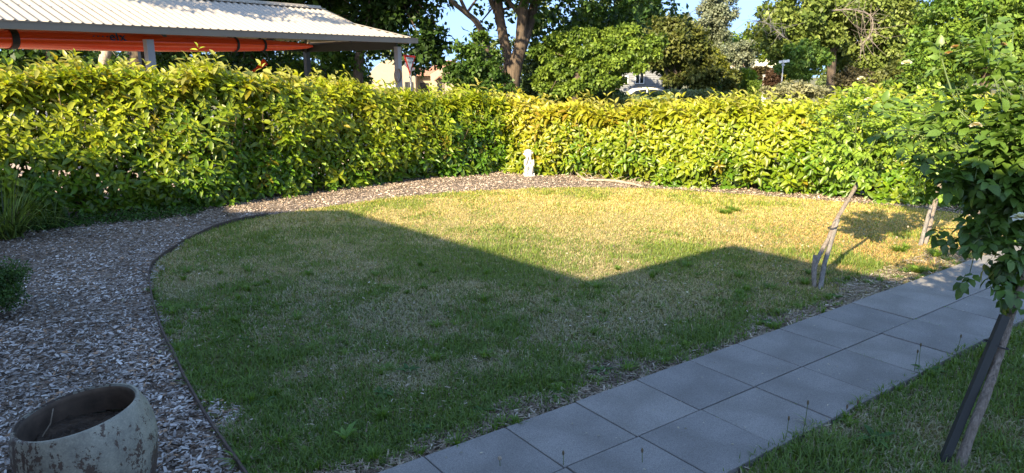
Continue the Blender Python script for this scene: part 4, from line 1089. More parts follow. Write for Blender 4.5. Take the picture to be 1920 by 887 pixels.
tiled(hx(765, Ya), hx(900, Ya), Ya+.7, Ya+4.2, hz(142, Ya), hz(112, Ya), 2.2)
tiled(hx(700, Ya), hx(800, Ya), Ya+1.5, Ya+5.5, hz(138, Ya), hz(118, Ya), 2.0)
def window(par, x0, x1, y0, y1, Y, proud=.06, bars=1, glass='glass', frame='white'):
    a, b_ = hx(x0, Y), hx(x1, Y); zt, zb = hz(y0, Y), hz(y1, Y); mb = MB(); t_ = .06
    mb.box(((a+b_)/2, Y-proud, zt), (b_-a+t_, .06, t_)); mb.box(((a+b_)/2, Y-proud, zb), (b_-a+t_, .08, t_))
    for k in range(bars+2):
        x = a+(b_-a)*k/(bars+1); mb.box((x, Y-proud, (zt+zb)/2), (t_, .058, zt-zb-t_))
    f = mb.build('window', M[frame], par)
    g = MB(); g.box(((a+b_)/2, Y-proud+.02, (zt+zb)/2), (b_-a-.01, .015, zt-zb-.01)); me_o = g.build('pane', M[glass], par)
    me_o.parent = f
    return f
window(hA, 722, 748, 156, 182, Ya, bars=0, glass='curtain', frame='steel_dark')
window(hA, 759, 772, 154, 176, Ya, bars=1, frame='steel_dark')
window(hA, 788, 801, 156, 176, Ya+1.2, bars=0, frame='steel_dark')
window(hA, 818, 830, 156, 178, Ya+.2, bars=0, frame='cream')
mb = MB(); mb.bar((hx(814, Ya), Ya-.1, hz(151, Ya)), (hx(824, Ya), Ya-.1, hz(142.5, Ya)), .5, .07, up=(0, 0, 1)); mb.bar((hx(824, Ya), Ya-.1, hz(142.5, Ya)), (hx(836, Ya), Ya-.1, hz(152, Ya)), .5, .07); mb.build('awning', M['terracotta'], hA)

# House B: grey weatherboard
Yb_ = 54.0; zg = float(gz(0, Yb_))-.3
hB = thing('house', 'grey weatherboard house in tree shade behind the white car', 'house', (hx(1200, Yb_), Yb_+3, zg))
xa, xb = hx(1135, Yb_), hx(1262, Yb_); ztop = hz(112, Yb_); mb = MB()
nb = int((ztop-zg)/.16)
for i in range(nb):
    z = zg+i*.16
    mb.add([(xa, Yb_-.03, z), (xb, Yb_-.03, z), (xb, Yb_, z+.16), (xa, Yb_, z+.16), (xa, Yb_, z), (xb, Yb_, z)], [(0, 1, 2, 3), (4, 5, 1, 0)])
mb.build('weatherboards', M['greyboard'], hB, kind='stuff')
mb = MB(); mb.box(((xa+xb)/2, Yb_+3.05, (zg+ztop)/2), (xb-xa, 6, ztop-zg)); mb.build('wall', M['greyboard'], hB)
mb = MB(); mb.add([(xa-.4, Yb_-.5, ztop-.05), (xb+.4, Yb_-.5, ztop-.05), (xb-1.6, Yb_+3, ztop+1.3), (xa+1.6, Yb_+3, ztop+1.3), (xa-.4, Yb_+6.5, ztop-.05), (xb+.4, Yb_+6.5, ztop-.05)], [(0, 1, 2, 3), (3, 2, 5, 4), (0, 3, 4), (1, 5, 2), (0, 4, 5, 1)]); mb.build('roof', M['greyboard'], hB)
window(hB, 1163, 1178, 143, 157, Yb_, .08, 1); window(hB, 1192, 1208, 128, 157, Yb_, .08, 1)
mb = MB(); mb.box((hx(1255, Yb_), Yb_-.08, (zg+ztop)/2), (.12, .08, ztop-zg)); mb.build('corner_board', M['white'], hB)

# House C: pale roofed far house
Yc = 78.0; zg = float(gz(0, Yc))-.3
hC = thing('house', 'far pale yellow house with a cream roof beside the street sign', 'house', (hx(1440, Yc), Yc, zg))
xa, xb = hx(1388, Yc), hx(1475, Yc)
mb = MB(); mb.box(((xa+xb)/2, Yc+3, (zg+hz(128, Yc))/2), (xb-xa, 6, hz(128, Yc)-zg)); mb.build('wall', M['cream'], hC)
mb = MB(); za, zb = hz(127, Yc), hz(111, Yc); xm = hx(1436, Yc)
mb.add([(xm-2.6, Yc-1.0, za), (hx(1482, Yc), Yc-1.0, za), (xm, Yc-1.0, zb), (xm-2.6, Yc+6, za), (hx(1482, Yc), Yc+6, za), (xm, Yc+6, zb)], [(0, 1, 2), (5, 4, 3), (1, 4, 5, 2), (0, 2, 5, 3), (0, 3, 4, 1)])
mb.build('roof', simple('cream_paint', (.72, .68, .50), .7), hC)
mb = MB(); mb.add([(xa-1.4, Yc-1.3, hz(126, Yc)), (xm-2, Yc-1.3, hz(126, Yc)), (xm-2.4, Yc+3, hz(115, Yc)), (xa+.6, Yc+3, hz(115, Yc))], [(0, 1, 2, 3)]); mb.build('lower_roof', simple('orange_tile', (.50, .30, .17), .8), hC)
# gate post and letterbox
def small_post(label, x, y0, y1, Y, w, name, cat, mat='white'):
    a = AT(x, y0, Y); z0 = float(gz(0, Y)); mb = MB(); t = thing(name, label, cat, (a[0], a[1], z0))
    mb.box((a[0], a[1], (z0+a[2])/2), (w, w, a[2]-z0)); mb.build('post', M[mat], t, bevel=.01)
    mb = MB(); mb.box((a[0], a[1], a[2]+.03), (w+.06, w+.06, .06)); mb.build('cap', M[mat], t, bevel=.01)
small_post('short white gate post at the end of the far clipped hedge', 1435, 142, 155, 50, .24, 'gate_post', 'post')
a = AT(1498, 158, 46); z0 = float(gz(0, 46))
lb = thing('letterbox', 'white letterbox with a pale pillar, low behind the hedge right of the street sign', 'letterbox', (a[0], a[1], z0))
mb = MB(); mb.box((a[0]-.15, a[1], (z0+a[2])/2), (.7, .4, a[2]-z0)); mb.build('pillar', M['white'], lb, bevel=.02)
mb = MB(); mb.box((a[0]+.35, a[1], a[2]-.05), (.35, .3, .3)); mb.box((a[0]+.35, a[1], (z0+a[2]-.2)/2), (.1, .1, a[2]-.2-z0)); mb.build('box', M['white'], lb, bevel=.02)
mb = MB(); mb.box((a[0]+.35, a[1]-.153, a[2]), (.25, .01, .03)); mb.build('slot', M['black'], lb)

# ================================================================== SIGNS
Ys = 22.8; tl, tr_, bt = np.array(W(757, 102.5, Ys)), np.array(W(779.5, 105, Ys+.4)), np.array(W(769, 141, Ys+.2))
gw = thing('give_way_sign', 'triangular red and white give way sign beside the carport corner post', 'road sign', (bt[0], bt[1], float(gz(0, Ys))))
cen = (tl+tr_+bt)/3; nrm_ = np.cross(tr_-tl, bt-tl); nrm_ /= np.linalg.norm(nrm_)
if nrm_[1] > 0: nrm_ = -nrm_
def tri(sc, off, th, mat, name):
    P3 = [cen+(p-cen)*sc+nrm_*off for p in (tl, tr_, bt)]; mb = MB()
    mb.add(P3+[p-nrm_*th for p in P3], [(0, 2, 1), (3, 4, 5), (0, 1, 4, 3), (1, 2, 5, 4), (2, 0, 3, 5)]); mb.build(name, mat, gw)
tri(1.0, 0, .015, M['red'], 'border'); tri(.68, .006, .004, M['signwhite'], 'face')
xd_ = (tr_-tl)/np.linalg.norm(tr_-tl); yd_ = np.cross(xd_, -nrm_); yd_ = yd_ if yd_[2] > 0 else -yd_
text('GIVE', .115, cen+yd_*.085+nrm_*.012, xd_, yd_, M['black'], gw, extr=.001); text('WAY', .105, cen-yd_*.035+nrm_*.012, xd_, yd_, M['black'], gw, extr=.001)
mb = MB(); mb.tube([(bt[0], bt[1]+.04, float(gz(0, Ys))), (tl[0]*.5+tr_[0]*.5, bt[1]+.05, tl[2]-.05)], .03, 8); mb.build('pole', M['galv'], gw)
Y = 30; p0 = AT(1470, 113, Y)
ss = thing('street_sign', 'white street name blade on a slim galvanised pole', 'street sign', (p0[0], p0[1], float(gz(0, Y))))
mb = MB(); mb.tube([(p0[0]-.02, p0[1], float(gz(0, Y))), (p0[0]-.02, p0[1], p0[2]+.02)], .026, 8); mb.build('pole', M['galv'], ss)
mb = MB(); a_, b2 = np.array(W(1461, 116.5, Y)), np.array(W(1480, 114, Y+.2)); mb.bar(a_, b2, .025, .10); mb.build('blade', M['signwhite'], ss)
mb = MB(); a_, b2 = np.array(W(1466, 121.5, Y-.05)), np.array(W(1471, 122, Y)); mb.bar(a_, b2, .02, .07); mb.build('bracket', M['galv'], ss)

# ================================================================== CAR
Ycar = 44.0
def car(label, x, Y):
    c = AT(x, 124, Y); z0 = float(gz(0, Y))+.06; t = thing('car', label, 'car', (c[0], Y, z0))
    X0 = c[0]
    # stations along the length: x, half width, z low, z waist, cabin half width, z roof
    st = [(-2.25, .55, .35, .62, 0, 0), (-2.1, .78, .25, .72, 0, 0), (-1.6, .86, .2, .80, 0, 0), (-1.15, .88, .2, .90, 0, 0), (-.4, .89, .2, .93, 0, 0), (.6, .89, .2, .94, 0, 0), (1.3, .88, .2, .96, 0, 0), (1.9, .84, .25, .97, 0, 0), (2.2, .70, .35, .90, 0, 0)]
    V = []; F = []
    for sx, hw, zl, zw, _, _ in st:
        V += [(X0+sx, Y-hw*.92, z0+zl), (X0+sx, Y-hw, z0+(zl+zw)/2), (X0+sx, Y-hw*.95, z0+zw-.04), (X0+sx, Y-hw*.8, z0+zw), (X0+sx, Y+hw*.8, z0+zw), (X0+sx, Y+hw*.95, z0+zw-.04), (X0+sx, Y+hw, z0+(zl+zw)/2), (X0+sx, Y+hw*.92, z0+zl)]
    for i in range(len(st)-1):
        for k in range(8): F.append((i*8+k, (i+1)*8+k, (i+1)*8+(k+1) % 8, i*8+(k+1) % 8))
    F += [tuple(range(8)), tuple((len(st)-1)*8+k for k in range(7, -1, -1))]
    mb = MB(); mb.add(V, F); mb.build('body', M['white'], t, smooth=True)
    # cabin frame
    cab = [(-1.2, .88), (-.45, 1.38), (.1, 1.46), (.75, 1.45), (1.25, 1.32), (1.85, .97)]
    mb = MB(); V = []; F = []
    for sx, z in cab:
        wv_ = .80-.28*max(0, (z-.9)); V += [(X0+sx, Y-wv_, z0+z), (X0+sx, Y-wv_*.85, z0+z+.03), (X0+sx, Y+wv_*.85, z0+z+.03), (X0+sx, Y+wv_, z0+z)]
    for i in range(len(cab)-1):
        for k in range(3): F.append((i*4+k, (i+1)*4+k, (i+1)*4+k+1, i*4+k+1))
    mb.add(V, F)
    for s in (-1, 1):
        for (xa_, za_), (xb_, zb__) in zip(cab[:-1], cab[1:]):
            wa, wb = .80-.28*max(0, za_-.9), .80-.28*max(0, zb__-.9)
            mb.bar((X0+xa_, Y+s*wa, z0+za_-.02), (X0+xb_, Y+s*wb, z0+zb__-.02), .05, .07)
        mb.bar((X0+.22, Y+s*.66, z0+1.42), (X0+.28, Y+s*.80, z0+.93), .05, .07)
    mb.build('cabin', M['white'], t, smooth=False)
    for s in (-1, 1):
        for pts in ([(-1.05, .93), (.2, .95), (.2, 1.40), (-.42, 1.33)], [(.3, .95), (1.65, .98), (1.2, 1.27), (.75, 1.39), (.3, 1.40)]):
            mb = MB(); k = len(pts); V = [(X0+a, Y+s*(.785-.28*max(0, b_-.9)), z0+b_) for a, b_ in pts]; V2 = [(a, b_-s*.02, c_) for a, b_, c_ in V]
            mb.add(V+V2, [tuple(range(k)), tuple(range(2*k-1, k-1, -1))]+[(i, (i+1) % k, (i+1) % k+k, i+k) for i in range(k)]); mb.build('window', M['glass'], t)
    for sx in (-.1, .7):
        mb = MB(); mb.bar((X0+sx, Y-.62, z0+1.54), (X0+sx, Y+.62, z0+1.54), .06, .03)
        for s in (-1, 1): mb.bar((X0+sx, Y+s*.58, z0+1.44), (X0+sx, Y+s*.58, z0+1.55), .06, .05)
        mb.build('roof_bar', M['black'], t)
    for sx in (-1.4, 1.4):
        for s in (-1, 1):
            Mx = np.array([[1, 0, 0], [0, 0, 1], [0, -1, 0]])
            mb = MB(); mb.lathe([(.19, -.1), (.30, -.1), (.32, -.06), (.32, .06), (.30, .1), (.19, .1)], 20, (X0+sx, Y+s*.80, z0+.32), Mx)
            w_ = mb.build('wheel', M['rubber'], t)
            mb = MB(); mb.lathe([(.0, -.08), (.2, -.08), (.2, .08), (0, .08)], 14, (X0+sx, Y+s*.80, z0+.32), Mx); mb.build('rim', M['rim'], w_)
car('white car with black roof bars parked before the grey house', 1204, Ycar)
# power line across the sky gap
mb = MB(); mb.tube([W(640, 44, 60), W(840, 46, 60), W(1400, 30, 60), W(1700, 20, 62)], .02, 4, sub=4)

# ================================================================== GARDEN OBJECTS
# statue
s0 = G(992, 330); 
stt = thing('statue', 'small white stone statue of a child resting its chin on its hands, before the hedge', 'statue', tuple(s0))
mb = MB(); mb.box((s0[0], s0[1], .028), (.18, .15, .056), .15); mb.build('plinth', M['statue'], stt, bevel=.006)
fg = MB(); B_ = s0
def sp_(x, y, z, rx, ry=None, rz=None): fg.sphere((B_[0]+x, B_[1]+y, z), (rx, ry or rx, rz or rx), 14, 10)
def limb(a, b_, r0_, r1_):
    a = np.array(a)+[B_[0], B_[1], 0]; b_ = np.array(b_)+[B_[0], B_[1], 0]; fg.tube([a, b_], [r0_, r1_], 10); fg.sphere(a, r0_, 10, 8); fg.sphere(b_, r1_, 10, 8)
sp_(0, 0, .085, .072, .06, .05)                       # seat / hips
sp_(.0, .005, .17, .058, .05, .085); sp_(.0, .005, .26, .058, .046, .05)   # trunk, shoulders
limb((0, .0, .30), (0, -.005, .34), .024, .022)       # neck
sp_(-.012, -.008, .385, .056, .058, .062)             # head
sp_(-.012, -.062, .375, .010, .012, .012)             # nose
sp_(-.030, -.052, .362, .016, .014, .014); sp_(.008, -.052, .362, .016, .014, .014)   # cheeks
sp_(-.012, -.055, .350, .013, .010, .006)             # mouth
sp_(-.012, .012, .400, .064, .060, .062)
for a in range(22):                                   # curls of hair
    t = a*2.4; u = .1+.85*a/22; q = math.sin(math.pi*u*.72)
    if math.sin(t) < -.45 and u > .45: continue
    sp_(-.012+.062*math.cos(t)*q, .014+.058*math.sin(t)*q, .402+.062*math.cos(math.pi*u*.72), .018)
for s in (-1, 1):
    limb((s*.045, -.01, .09), (s*.040, -.075, .185), .030, .026)      # thighs, knees drawn up
    limb((s*.040, -.075, .185), (s*.034, -.055, .070), .025, .017)    # shins
    limb((s*.034, -.055, .064), (s*.034, -.085, .062), .016, .012)    # feet
    limb((s*.056, .0, .282), (s*.062, -.045, .205), .022, .018)       # upper arms
    limb((s*.062, -.045, .205), (s*.022-.008, -.055, .315), .017, .013)  # forearms up to the chin
    for f_ in range(4): limb((s*.016-.01+s*.005*f_, -.058, .318), (s*.020-.01+s*.006*f_, -.056, .342), .006, .005)
fo = fg.build('figure', M['statue'], stt, smooth=True)
fo.data.transform(Matrix.Diagonal((1.2, 1.2, 1.0, 1)))
rm = fo.modifiers.new('remesh', 'REMESH'); rm.mode = 'VOXEL'; rm.voxel_size = .0065; rm.use_smooth_shade = True
smo = fo.modifiers.new('smooth', 'SMOOTH'); smo.iterations = 2; smo.factor = .5

# pot
pc = G(176, 772, .46)
tilt = Matrix.Rotation(R(-7), 3, 'Y')@Matrix.Rotation(R(3), 3, 'X')
Mt = np.array(tilt)
potx = thing('plant_pot', 'weathered cream glazed pot with flaking patches and bare soil', 'pot', (pc[0], pc[1], 0))
RR = .25
prof = [(.13, 0), (.17, .0), (.215, .06), (.25, .16), (.277, .27), (.280, .34), (.268, .41), (RR, .455), (RR-.004, .468), (RR-.014, .470), (RR-.022, .462), (RR-.020, .44), (RR-.012, .40), (RR-.01, .34), (RR-.02, .30), (0, .30)]
def potmat():
    m, nt, p = newmat('pot_glaze')
    tc = N(nt, 'ShaderNodeTexCoord'); n1 = noise(nt, 7, 6, .7); n2 = noise(nt, 40, 5, .75)
    mp = N(nt, 'ShaderNodeMapping'); mp.inputs['Scale'].default_value = (1, 1, .3); nt.links.new(tc.outputs['Object'], mp.inputs[0]); n3 = noise(nt, 16, 5, .65, vec=mp.outputs[0])
    glaze = ramp(nt, n1, [(.3, (.17, .16, .13)), (.6, (.34, .32, .25))])
    glaze = mul(nt, glaze, ramp(nt, noise(nt, 140, 3), [(.3, (.75, .75, .75)), (.7, (1.1, 1.1, 1.1))]))
    clay = ramp(nt, n2, [(.3, (.045, .032, .024)), (.7, (.11, .07, .05))])
    ad = N(nt, 'ShaderNodeMath', operation='ADD'); nt.links.new(n3, ad.inputs[0]); nt.links.new(n2, ad.inputs[1])
    sx = N(nt, 'ShaderNodeSeparateXYZ'); nt.links.new(tc.outputs['Object'], sx.inputs[0])
    z = N(nt, 'ShaderNodeMapRange'); z.inputs[1].default_value = .45; z.inputs[2].default_value = .10; z.inputs[3].default_value = -.06; z.inputs[4].default_value = .20; nt.links.new(sx.outputs['Z'], z.inputs[0])
    x = N(nt, 'ShaderNodeMapRange'); x.inputs[1].default_value = .05; x.inputs[2].default_value = -.25; x.inputs[3].default_value = 0; x.inputs[4].default_value = .15; nt.links.new(sx.outputs['X'], x.inputs[0])
    a2 = N(nt, 'ShaderNodeMath', operation='ADD'); nt.links.new(ad.outputs[0], a2.inputs[0]); nt.links.new(z.outputs[0], a2.inputs[1])
    a3 = N(nt, 'ShaderNodeMath', operation='ADD'); nt.links.new(a2.outputs[0], a3.inputs[0]); nt.links.new(x.outputs[0], a3.inputs[1])
    mask = ramp(nt, a3.outputs[0], [(0, (0, 0, 0)), (1, (1, 1, 1))])
    mr = N(nt, 'ShaderNodeMapRange'); mr.inputs[1].default_value = 1.08; mr.inputs[2].default_value = 1.11; nt.links.new(a3.outputs[0], mr.inputs[0])
    mx = N(nt, 'ShaderNodeMix', data_type='RGBA'); nt.links.new(mr.outputs[0], mx.inputs[0]); nt.links.new(glaze, mx.inputs[6]); nt.links.new(clay, mx.inputs[7])
    nt.links.new(mx.outputs[2], p.inputs['Base Color']); p.inputs['Roughness'].default_value = .6
    inv = N(nt, 'ShaderNodeMath', operation='SUBTRACT'); inv.inputs[0].default_value = 1; nt.links.new(mr.outputs[0], inv.inputs[1]); bump(nt, p, inv.outputs[0], .5, .004)
    return m
mb = MB(); mb.lathe(prof[:11], 64, (pc[0], pc[1], .012), Mt); po = mb.build('body', potmat(), potx, smooth=True)
mb = MB(); mb.lathe(prof[9:14], 64, (pc[0], pc[1], .012), Mt); mb.build('inner_wall', simple('pot_inside', (.10, .07, .05), .8, var=.6, scale=9), potx, smooth=True)
sv = []; ns = 24
for i in range(ns+1):
    for k in range(48):
        a = 2*math.pi*k/48; r_ = (RR-.012)*i/ns; sv.append(np.array([r_*math.cos(a), r_*math.sin(a), .345+.022*(random.random()-.5)+.02*math.sin(3*a)*i/ns])@Mt.T+[pc[0], pc[1], .012])
mb = MB(); mb.add(sv, [(i*48+k, i*48+(k+1) % 48, (i+1)*48+(k+1) % 48, (i+1)*48+k) for i in range(ns) for k in range(48)]); mb.build('soil', M['soil'], potx)
mb = MB(); a_ = pc+np.array([-.20, -.06, -.085]); mb.tube([a_, a_+[.03, .02, .05], a_+[.045, .03, .115]], [.003, .003, .002], 5); mb.build('dry_stalk', M['dry_wood'], potx)

# fallen branch
fb = thing('fallen_branch', 'bare fallen branch lying along the mulch right of the statue', 'branch', tuple(G(1130, 338)))
mb = MB()
def gp(x, y, z): return G(x, y, z)
mb.tube([gp(1060, 318, .09), gp(1075, 320, .07), gp(1088, 330, .05), gp(1098, 337, .03), gp(1135, 338, .03), gp(1165, 341, .035), gp(1205, 349, .03)], [.007, .012, .016, .022, .022, .024, .018], 8, sub=4, jitter=.1)
mb.build('main_stem', M['dry_wood'], fb)
mb = MB(); r_ = random.Random(4)
for i in range(34):
    x = r_.uniform(1065, 1200); y = 332+(x-1065)/135*14+r_.uniform(-9, 2); a = gp(x, y, .02); b_ = a+np.array([r_.gauss(0, .14), r_.gauss(0, .10), abs(r_.gauss(.05, .07))]); mb.tube([a, (a+b_)/2+[0, 0, .02], b_], [.006, .005, .002], 5)
mb.build('twigs', M['dry_wood'], fb, kind='stuff')
fb2 = thing('fallen_branch', 'short dark stick at the hedge foot where the mulch path bends', 'branch', tuple(G(430, 402)))
mb = MB(); mb.tube([gp(418, 396, .02), gp(428, 402, .03), gp(437, 418, .01)], [.008, .007, .004], 6); mb.tube([gp(420, 402, .01), gp(445, 404, .03)], [.006, .003], 5); mb.build('stem', M['twig'], fb2)

# ---- roses
def bloom(parent, c, r, seed, name='bloom', tint=(.80, .78, .70)):
    r_ = np.random.default_rng(seed); n = 26
    a = np.arange(n)*2.4; t = np.arange(n)/n
    d = np.c_[np.cos(a)*(.25+t), np.sin(a)*(.25+t), .95-1.0*t]+r_.normal(0, .08, (n, 3)); s = r*(.45+.6*t)
    V, F, T = scatter(LEAF_V, LEAF_F, np.tile(c, (n, 1)), frames(d, -d*.2+np.c_[-np.cos(a), -np.sin(a), np.ones(n)]), np.c_[s, s*1.0, s], np.tile(tint, (n, 1))*r_.uniform(.85, 1.1, (n, 1)))
    return part_np(name, V, F, M['bloom'], parent, tint=T, smooth=True)
def rose_crown(parent, c, rad, ncane, nleaf, size, cols, seed, head=None, split=0, extra=()):
    r_ = np.random.default_rng(seed); mb = MB(); head = np.array(head); pos = []; out = []; tips = []
    c = np.array(c); rad = np.array(rad)
    ends = [c+d*rad*r_.uniform(.65, 1.05) for d in (lambda v: v/np.linalg.norm(v, axis=1, keepdims=True))(r_.normal(size=(ncane, 3))+[0, 0, .25])]+[np.array(e) for e in extra]
    for e in ends:
        m = (head*.45+e*.55)+np.array([0, 0, .12])*rad[2]+r_.normal(0, .05, 3)
        pts = [head, m, e]; mb.tube(pts, [.008, .006, .003], 6, sub=4)
        for k in range(3):
            t = r_.uniform(.35, 1); q = (1-t)**2*head+2*t*(1-t)*m+t*t*e
            s_ = q+r_.normal(0, .16, 3)*rad.mean()*1.6; mb.tube([q, (q+s_)/2+[0, 0, .02], s_], [.004, .003, .0018], 5)
            for u in np.linspace(.3, 1, 4): pos.append(q+(s_-q)*u)
        for t in np.linspace(.35, 1, 7): pos.append((1-t)**2*head+2*t*(1-t)*m+t*t*e)
        tips.append(e)
    mb.build('canes', M['cane'], parent, smooth=True)
    pos = np.array(pos); k = r_.choice(len(pos), nleaf); base = pos[k]+r_.normal(0, .015, (nleaf, 3))
    o = base-c; o /= np.linalg.norm(o, axis=1, keepdims=True)+1e-6
    ax = o*.7+r_.normal(0, .55, (nleaf, 3))+[0, 0, .05]; ax /= np.linalg.norm(ax, axis=1, keepdims=True)
    side = np.cross(ax, [0, 0, 1.]); side /= np.linalg.norm(side, axis=1, keepdims=True)+1e-6
    upn = np.cross(side, ax)
    LP, LD, LU, LS, LC = [], [], [], [], []
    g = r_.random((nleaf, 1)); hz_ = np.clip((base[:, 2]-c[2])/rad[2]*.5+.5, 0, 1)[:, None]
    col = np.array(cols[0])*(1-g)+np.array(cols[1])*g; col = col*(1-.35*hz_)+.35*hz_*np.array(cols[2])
    for (al, sd_, sc) in ((1.1, 0, 1.0), (.75, 1, .85), (.75, -1, .85), (.3, 1, .7), (.3, -1, .7)):
        LP.append(base+ax*(size*al)); d = ax*(1 if sd_ == 0 else .45)+side*sd_; d = d+r_.normal(0, .15, d.shape); d[:, 2] -= .35
        s = size*sc*r_.uniform(.85, 1.2, nleaf); LD.append(d); LU.append(upn+r_.normal(0, .25, d.shape)); LS.append(np.c_[s, s*.66, s]); LC.append(col*r_.uniform(.85, 1.15, (nleaf, 1)))
    LP, LD, LU, LS, LC = map(np.concatenate, (LP, LD, LU, LS, LC)); FR = frames(LD, LU)
    rest = np.ones(len(LP), bool)
    if split:
        d = np.linalg.norm(LP-CAMP, axis=1); fov = np.abs(LP[:, 0]) < LP[:, 1]*.72
        sc = np.where(fov, LS[:, 0]/d, 0); pick = np.argsort(-sc)[:split]; rest[pick] = False; bl = base_of(parent)
        var = []
        for v in range(10):
            cc = LC[pick[v*len(pick)//10]]; me = mesh_np('leaf', LEAF_V*np.array([1, .66, 1]), LEAF_F, np.tile(cc, (8, 1)), True); me.materials.append(M['rose_leaf']); var.append((cc, me))
        cs = np.array([a for a, _ in var])
        for i in pick:
            ob = bpy.data.objects.new('leaf', var[int(np.argmin(((cs-LC[i])**2).sum(1)))][1]); C.objects.link(ob); ob.parent = parent
            ob.matrix_local = Matrix.Translation(Vector(LP[i]-bl))@Matrix(FR[i].tolist()).to_4x4()@Matrix.Scale(LS[i, 0], 4)
    V, F, T = scatter(LEAF_V, LEAF_F, LP[rest], FR[rest], LS[rest], LC[rest])
    part_np('foliage', V, F, M['rose_leaf'], parent, tint=T, smooth=True, kind='stuff')
    # petiole stalks
    mb = MB()
    for i in range(0, nleaf, 2): mb.tube([base[i], base[i]+ax[i]*size*1.1], [.0016, .001], 3)
    mb.build('leaf_stalks', M['cane'], parent, kind='stuff')
    return tips
RC = ((.13, .25, .025), (.26, .38, .04), (.40, .46, .05))
# rose 2 (middle)
b2_ = G(1527, 540); hd = AT(1612, 338, 6.72)
rb = thing('standard_rose', 'leaning standard rose tied to a split grey stake, on the shadow edge of the lawn', 'rose', tuple(b2_))
mb = MB(); k1 = AT(1533, 478, 6.28)
mb.tube([b2_-[0, 0, .03], AT(1527, 505, 6.2), AT(1537, 478, 6.3), AT(1553, 448, 6.38), AT(1567, 415, 6.48), AT(1590, 375, 6.6), AT(1606, 348, 6.7), hd], [.022, .02, .019, .018, .019, .018, .018, .024], 10, sub=4, jitter=.12)
mb.tube([AT(1524, 515, 6.2), AT(1528, 478, 6.24)], [.018, .016], 8, jitter=.1)
mb.build('trunk', M['bark_rose'], rb, smooth=True)
mb = MB(); mb.tube([G(1537, 546)-[0, 0, .03], AT(1545, 500, 6.28), AT(1556, 460, 6.36), AT(1571, 412, 6.46)], [.022, .021, .021, .018], 8, sub=3, jitter=.08); mb.build('stake', M['bark_grey'], rb, smooth=True)
mb = MB(); tc_ = AT(1562, 426, 6.42); mb.tube([tc_+[.042*math.cos(a), .034*math.sin(a), .012*math.cos(a)] for a in np.linspace(0, 2*math.pi, 14)], .005, 5); mb.tube([tc_+[-.02, 0, 0], tc_+[-.10, -.02, .01], AT(1515, 410, 6.36)], .0016, 4); mb.build('tie', M['strap'], rb)
cc = AT(1610, 240, 6.75)
rose_crown(rb, cc, (.46, .42, .44), 30, 900, .058, RC, 201, hd, 0)
for (x, y) in [(1628, 187), (1615, 147)]: bloom(rb, AT(x, y, 6.6), .045, x)
# rose 3 (rear right)
b3 = G(1732, 458); hd3 = AT(1762, 345, 7.95)
rc_ = thing('standard_rose', 'rear standard rose with a dappled trunk, beside the round shadow on the grass', 'rose', tuple(b3))
mb = MB(); mb.tube([b3-[0, 0, .03], AT(1740, 430, 7.75), AT(1748, 400, 7.8), AT(1756, 370, 7.9), hd3], [.034, .030, .027, .024, .026], 10, sub=4, jitter=.12); mb.build('trunk', M['bark_rose'], rc_, smooth=True)
mb = MB(); mb.tube([G(1724, 462)-[0, 0, .03], AT(1735, 425, 7.7), AT(1746, 385, 7.78)], [.022, .021, .019], 8, sub=3, jitter=.08); mb.build('stake', M['bark_grey'], rc_, smooth=True)
mb = MB(); tc_ = AT(1738, 423, 7.74); mb.tube([tc_+[.05*math.cos(a), .045*math.sin(a), 0] for a in np.linspace(0, 2*math.pi, 14)], .005, 5); mb.build('tie', M['strap'], rc_)
rose_crown(rc_, AT(1750, 240, 8.0), (.56, .5, .50), 34, 1000, .058, RC, 202, hd3, 0)
bloom(rc_, AT(1727, 221, 7.45), .06, 5); bloom(rc_, AT(1700, 118, 7.9), .07, 6)
# rose 1 (foreground right)
b1 = G(1792, 876); hd1 = AT(1935, 430, 3.62)
ra = thing('standard_rose', 'nearest standard rose, its dark leafy crown at the right edge over the path', 'rose', tuple(b1))
mb = MB(); mb.tube([b1+[.012, 0, -.03], AT(1816, 825, 3.2), AT(1845, 748, 3.25), AT(1868, 682, 3.32), AT(1893, 600, 3.42), AT(1915, 530, 3.5), hd1], [.030, .022, .023, .020, .019, .019, .026], 12, sub=5, jitter=.1)
mb.tube([AT(1848, 735, 3.27), AT(1866, 712, 3.26)], [.02, .008], 8, jitter=.1)
mb.build('trunk', M['bark_rose'], ra, smooth=True)
mb = MB(); mb.bar(G(1767, 870), AT(1884, 592, 3.38), .042, .03, up=(0, -1, .3)); mb.build('stake', M['black'], ra, bevel=.003)
mb = MB(); tc_ = AT(1868, 646, 3.37); mb.tube([tc_+[.058*math.cos(a), .045*math.sin(a), -.02*math.cos(a)] for a in np.linspace(0, 2*math.pi, 16)], .004, 5); mb.build('tie', M['strap'], ra)
ex = [AT(1700, 240, 3.9), AT(1720, 300, 3.85), AT(1760, 250, 3.8), AT(1760, 90, 4.2), AT(1840, 75, 4.1), AT(1900, 60, 4.2), AT(1810, 470, 3.5), AT(1830, 420, 3.6), AT(1870, 500, 3.5), AT(1890, 540, 3.5), AT(1860, 130, 4.0), AT(1780, 190, 4.0), AT(1730, 210, 4.1)]
RD = ((.05, .11, .02), (.10, .18, .03), (.20, .31, .035))
rose_crown(ra, AT(1935, 300, 3.85), (.44, .40, .42), 46, 1350, .07, RD, 203, hd1, 300, ex)
bloom(ra, AT(1915, 408, 3.35), .05, 9); bloom(ra, AT(1830, 235, 3.5), .035, 10, tint=(.62, .55, .38))
for i, (x, y) in enumerate([(1792, 88), (1818, 88), (1855, 82), (1857, 95), (1880, 84), (1780, 100)]): bloom(ra, AT(x, y, 4.15), .03, 20+i, 'rose_hip', (.60, .42, .22))

